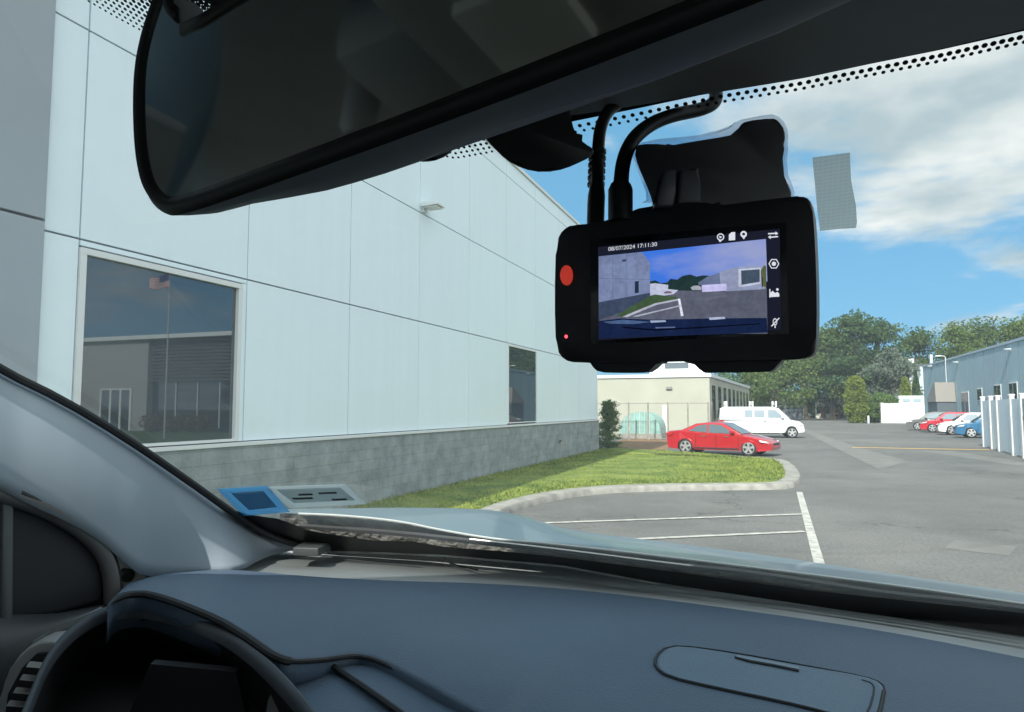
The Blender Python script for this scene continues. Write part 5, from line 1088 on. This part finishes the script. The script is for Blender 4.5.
# red button, led
bc = dp_(567, 275.5, .0006); MB().tube([bc - dp_.n * .001, bc + dp_.n * .0012], .0001, 4) if 0 else None
oval = [dp_(567 + 6 * math.cos(a), 275.5 + 10 * math.sin(a), .0) for a in [2 * math.pi * k / 28 for k in range(28)]]
MB().prism([p + dp_.n * .0014 for p in oval], dp_.n * -.0022, bev=.0004).build('record_button', mat('red_button', (.8, .09, .06), .4, emit=(.8, .06, .04), estr=.18), dcam, smooth=True)
MB().prism([dp_(566 + 1.5 * math.cos(a), 336.5 + 1.8 * math.sin(a), .0003) for a in [2 * math.pi * k / 14 for k in range(14)]], dp_.n * -.0006).build('power_led', emat('led_red', (1.0, .09, .12), .9), dcam)
# mount bracket on the glass + hinge + clear pad
M_br = mat('bracket_black', (.016, .016, .021), .4, var=.3, scale=30)
out_ = smoothpl([(635, 155), (636, 147), (640, 144), (664, 144), (668, 146), (690, 142), (728, 136), (737, 133), (740, 125), (746, 121), (772, 118), (778, 120), (785, 130), (785, 142), (782, 150), (785, 185), (792, 190), (790, 205), (655, 214), (652, 200), (646, 184), (638, 166), (635, 155)], 1)[:-1]
def off_ws(x, y, o): return P(x, y, dep(ws(x, y)) - o)
br = MB(); fr0 = [P(x, y, .372) for x, y in out_]; br.prism(fr0, ray(715, 170) * .06, taper=1.13, bev=.0009, seg=2); br.build('mount_bracket', M_br, dcam, smooth=True)
clear = glassmat('clear_adhesive_pad', (.80, .84, .90), 1.45, .15, .08)
cp_ = smoothpl([(633, 156), (636, 143), (660, 138.5), (690, 136.5), (728, 130), (736, 120), (760, 116), (776, 113), (788, 125), (788.5, 140), (786, 152), (789, 183), (796, 191), (794, 203), (640, 203), (652, 198), (638, 168), (633, 156)], 1)[:-1]
MB().prism([P(x, y, .445) for x, y in cp_], CF * .004, bev=.001).build('adhesive_pad', clear, dcam, smooth=True)
for hp in ([(663, 172), (667, 169), (677, 169), (677, 190), (674, 207), (654, 208)], [(680, 171), (683, 168.5), (699, 167), (701, 185), (702, 204), (677, 206)]):
    MB().prism([P(x, y, .368) for x, y in hp], CF * .012, bev=.002, seg=3).build('hinge', bpy.data.materials.get('hinge_grey') or mat('hinge_grey', (.07, .072, .085), .38), dcam, smooth=True)
# cables: each plugged in the camera, tucked behind the mirror
M_cab = mat('cable_black', (.010, .011, .013), .45)
def cable(label, path, r, plug, ridges=False):
    t = empty('cable', P(*path[0]), label, 'cable', 'cables of the dash camera'); sp_ = smoothpl(path, 3)
    MB().tube([P(*p) for p in sp_], r, 12).build('cord', M_cab, t, smooth=True)
    MB().tube([P(*p) for p in plug[0]], plug[1], 14).build('plug', M_cab, t, smooth=True)
    if ridges:
        b = MB()
        for k in range(6):
            y = 152 + k * 6.5; c = P(597.5 + k * -.3, y, .412); b.tube([c - V((0, 0, .001)), c + V((0, 0, .001))], .0052, 14)
        b.build('strain_relief', M_cab, t, smooth=True)
cable('straight ribbed cable, left of the two plugged into the dash camera top', [(596, 224, .40), (597, 190, .405), (598, 150, .412), (600, 128, .418), (607, 112, .425), (617, 104, .428), (625, 96, .43), (630, 80, .44)], .0037, ([(595.5, 226, .398), (596, 205, .40), (596.5, 196, .402), (597, 186, .404)], [.0050, .0050, .0050, .0042]), True)
cable('looped cable, right of the two plugged into the dash camera top', [(621, 222, .385), (621, 190, .39), (622, 165, .395), (630, 142, .40), (648, 125, .41), (672, 115, .42), (700, 110, .43), (714, 104, .43), (717, 94, .43), (712, 84, .43), (700, 74, .43), (690, 60, .43)], .0042, ([(620.5, 222, .384), (620.5, 190, .387), (620.5, 187, .388), (620.5, 185, .389), (621, 172, .391)], [.0068, .0068, .0060, .0042, .0036]))
# ================================================================== THINGS STUCK ON THE GLASS
def patchmat():
    m = bpy.data.materials.new('woven_patch'); m.use_nodes = True; t = m.node_tree; b = t.nodes['Principled BSDF']; tc = N(t, 'ShaderNodeTexCoord')
    br_ = N(t, 'ShaderNodeTexBrick'); br_.inputs['Scale'].default_value = 1; br_.offset = 0.0; br_.inputs['Brick Width'].default_value = .0030; br_.inputs['Row Height'].default_value = .0016; br_.inputs['Mortar Size'].default_value = .00045
    br_.inputs['Color1'].default_value = (.50, .56, .56, 1); br_.inputs['Color2'].default_value = (.38, .44, .44, 1); br_.inputs['Mortar'].default_value = (.80, .86, .84, 1)
    sx = N(t, 'ShaderNodeSeparateXYZ'); lk(t, tc.outputs['Object'], sx.inputs[0]); cx = N(t, 'ShaderNodeCombineXYZ'); lk(t, sx.outputs['X'], cx.inputs[0]); lk(t, sx.outputs['Z'], cx.inputs[1]); lk(t, cx.outputs[0], br_.inputs[0])
    lk(t, br_.outputs['Color'], b.inputs['Base Color']); b.inputs['Roughness'].default_value = .6
    tl = N(t, 'ShaderNodeBsdfTranslucent'); tl.inputs[0].default_value = (.85, .9, .88, 1); m1 = N(t, 'ShaderNodeMixShader'); m1.inputs[0].default_value = .68; lk(t, b.outputs[0], m1.inputs[1]); lk(t, tl.outputs[0], m1.inputs[2])
    tr = N(t, 'ShaderNodeBsdfTransparent'); m2 = N(t, 'ShaderNodeMixShader'); m2.inputs[0].default_value = .18; lk(t, m1.outputs[0], m2.inputs[1]); lk(t, tr.outputs[0], m2.inputs[2]); lk(t, m2.outputs[0], t.nodes['Material Output'].inputs[0]); return m
def wsheet(name, quad, m, label, cat, nx=8, off=-.004, par=None, group=None):
    (a, b, c, d) = [V((*q, 0)) for q in quad]; rows = []
    for j in range(nx + 1):
        g = j / nx; rows.append([ws(*(a.lerp(b, i / nx).lerp(d.lerp(c, i / nx), g))[:2], off) for i in range(nx + 1)])
    o = MB().loft(rows)
    if par is None:
        r = o.build(name, m, None, smooth='all', solid=.0006); tag(r, label, cat, group); return r
    return o.build(name, m, par, smooth='all', solid=.0004)
pt_ = MB(); pa = smoothpl([(812.5, 158), (831, 155.5), (850, 153), (851, 180), (856, 206), (857, 222), (856, 228), (838, 229), (820, 231), (818, 215), (815, 185)], 0)
pp = [ws(x, y, -.003) for x, y in pa]; po = pp[0].copy(); pt = MB().prism([p - po for p in pp], KF * -.0008).build('adhesive_patch', patchmat(), None); pt.location = po
tag(pt, 'small grey woven adhesive patch stuck on the glass right of the dash camera', 'patch')
def tintmat(name, c, tr_): 
    m = mat(name, c, .5); t = m.node_tree; b = t.nodes['Principled BSDF']; tl = N(t, 'ShaderNodeBsdfTranslucent'); tl.inputs[0].default_value = (*c, 1); m1 = N(t, 'ShaderNodeMixShader'); m1.inputs[0].default_value = .5; lk(t, b.outputs[0], m1.inputs[1]); lk(t, tl.outputs[0], m1.inputs[2])
    tp = N(t, 'ShaderNodeBsdfTransparent'); m2 = N(t, 'ShaderNodeMixShader'); m2.inputs[0].default_value = tr_; lk(t, m1.outputs[0], m2.inputs[1]); lk(t, tp.outputs[0], m2.inputs[2]); lk(t, m2.outputs[0], t.nodes['Material Output'].inputs[0]); return m
bs = empty('sticker', ws(250, 500, -.004), 'blue-bordered square sticker low on the left of the windscreen', 'sticker')
wsheet('border', [(217, 489), (268, 486), (290, 512), (243, 516)], tintmat('sticker_blue', (.10, .50, .85), .40), None, None, par=bs)
wsheet('centre', [(231, 493), (263, 491), (277, 507), (249, 510)], tintmat('sticker_dark_blue', (.12, .28, .40), .30), None, None, off=-.0055, par=bs)
gs = empty('sticker', ws(320, 496, -.004), 'pale grey-framed printed sticker beside the blue one on the windscreen', 'sticker')
wsheet('border', [(266, 487), (345, 484), (366, 504), (290, 508)], tintmat('sticker_pale', (.80, .88, .88), .45), None, None, par=gs)
wsheet('centre', [(276, 489.5), (340, 487.5), (355, 500), (294, 503)], tintmat('sticker_grey', (.42, .50, .50), .5), None, None, off=-.0055, par=gs)
for (q0, q1) in (((292, 498), (312, 497.4)), ((318, 492.6), (336, 492)), ((332, 499), (346, 498.5)), ((298, 494), (312, 493.5))):
    wsheet('print_line', [q0, q1, (q1[0] + 1.2, q1[1] + 1.6), (q0[0] + 1.2, q0[1] + 1.6)], M_blk, None, None, nx=2, off=-.0066, par=gs)
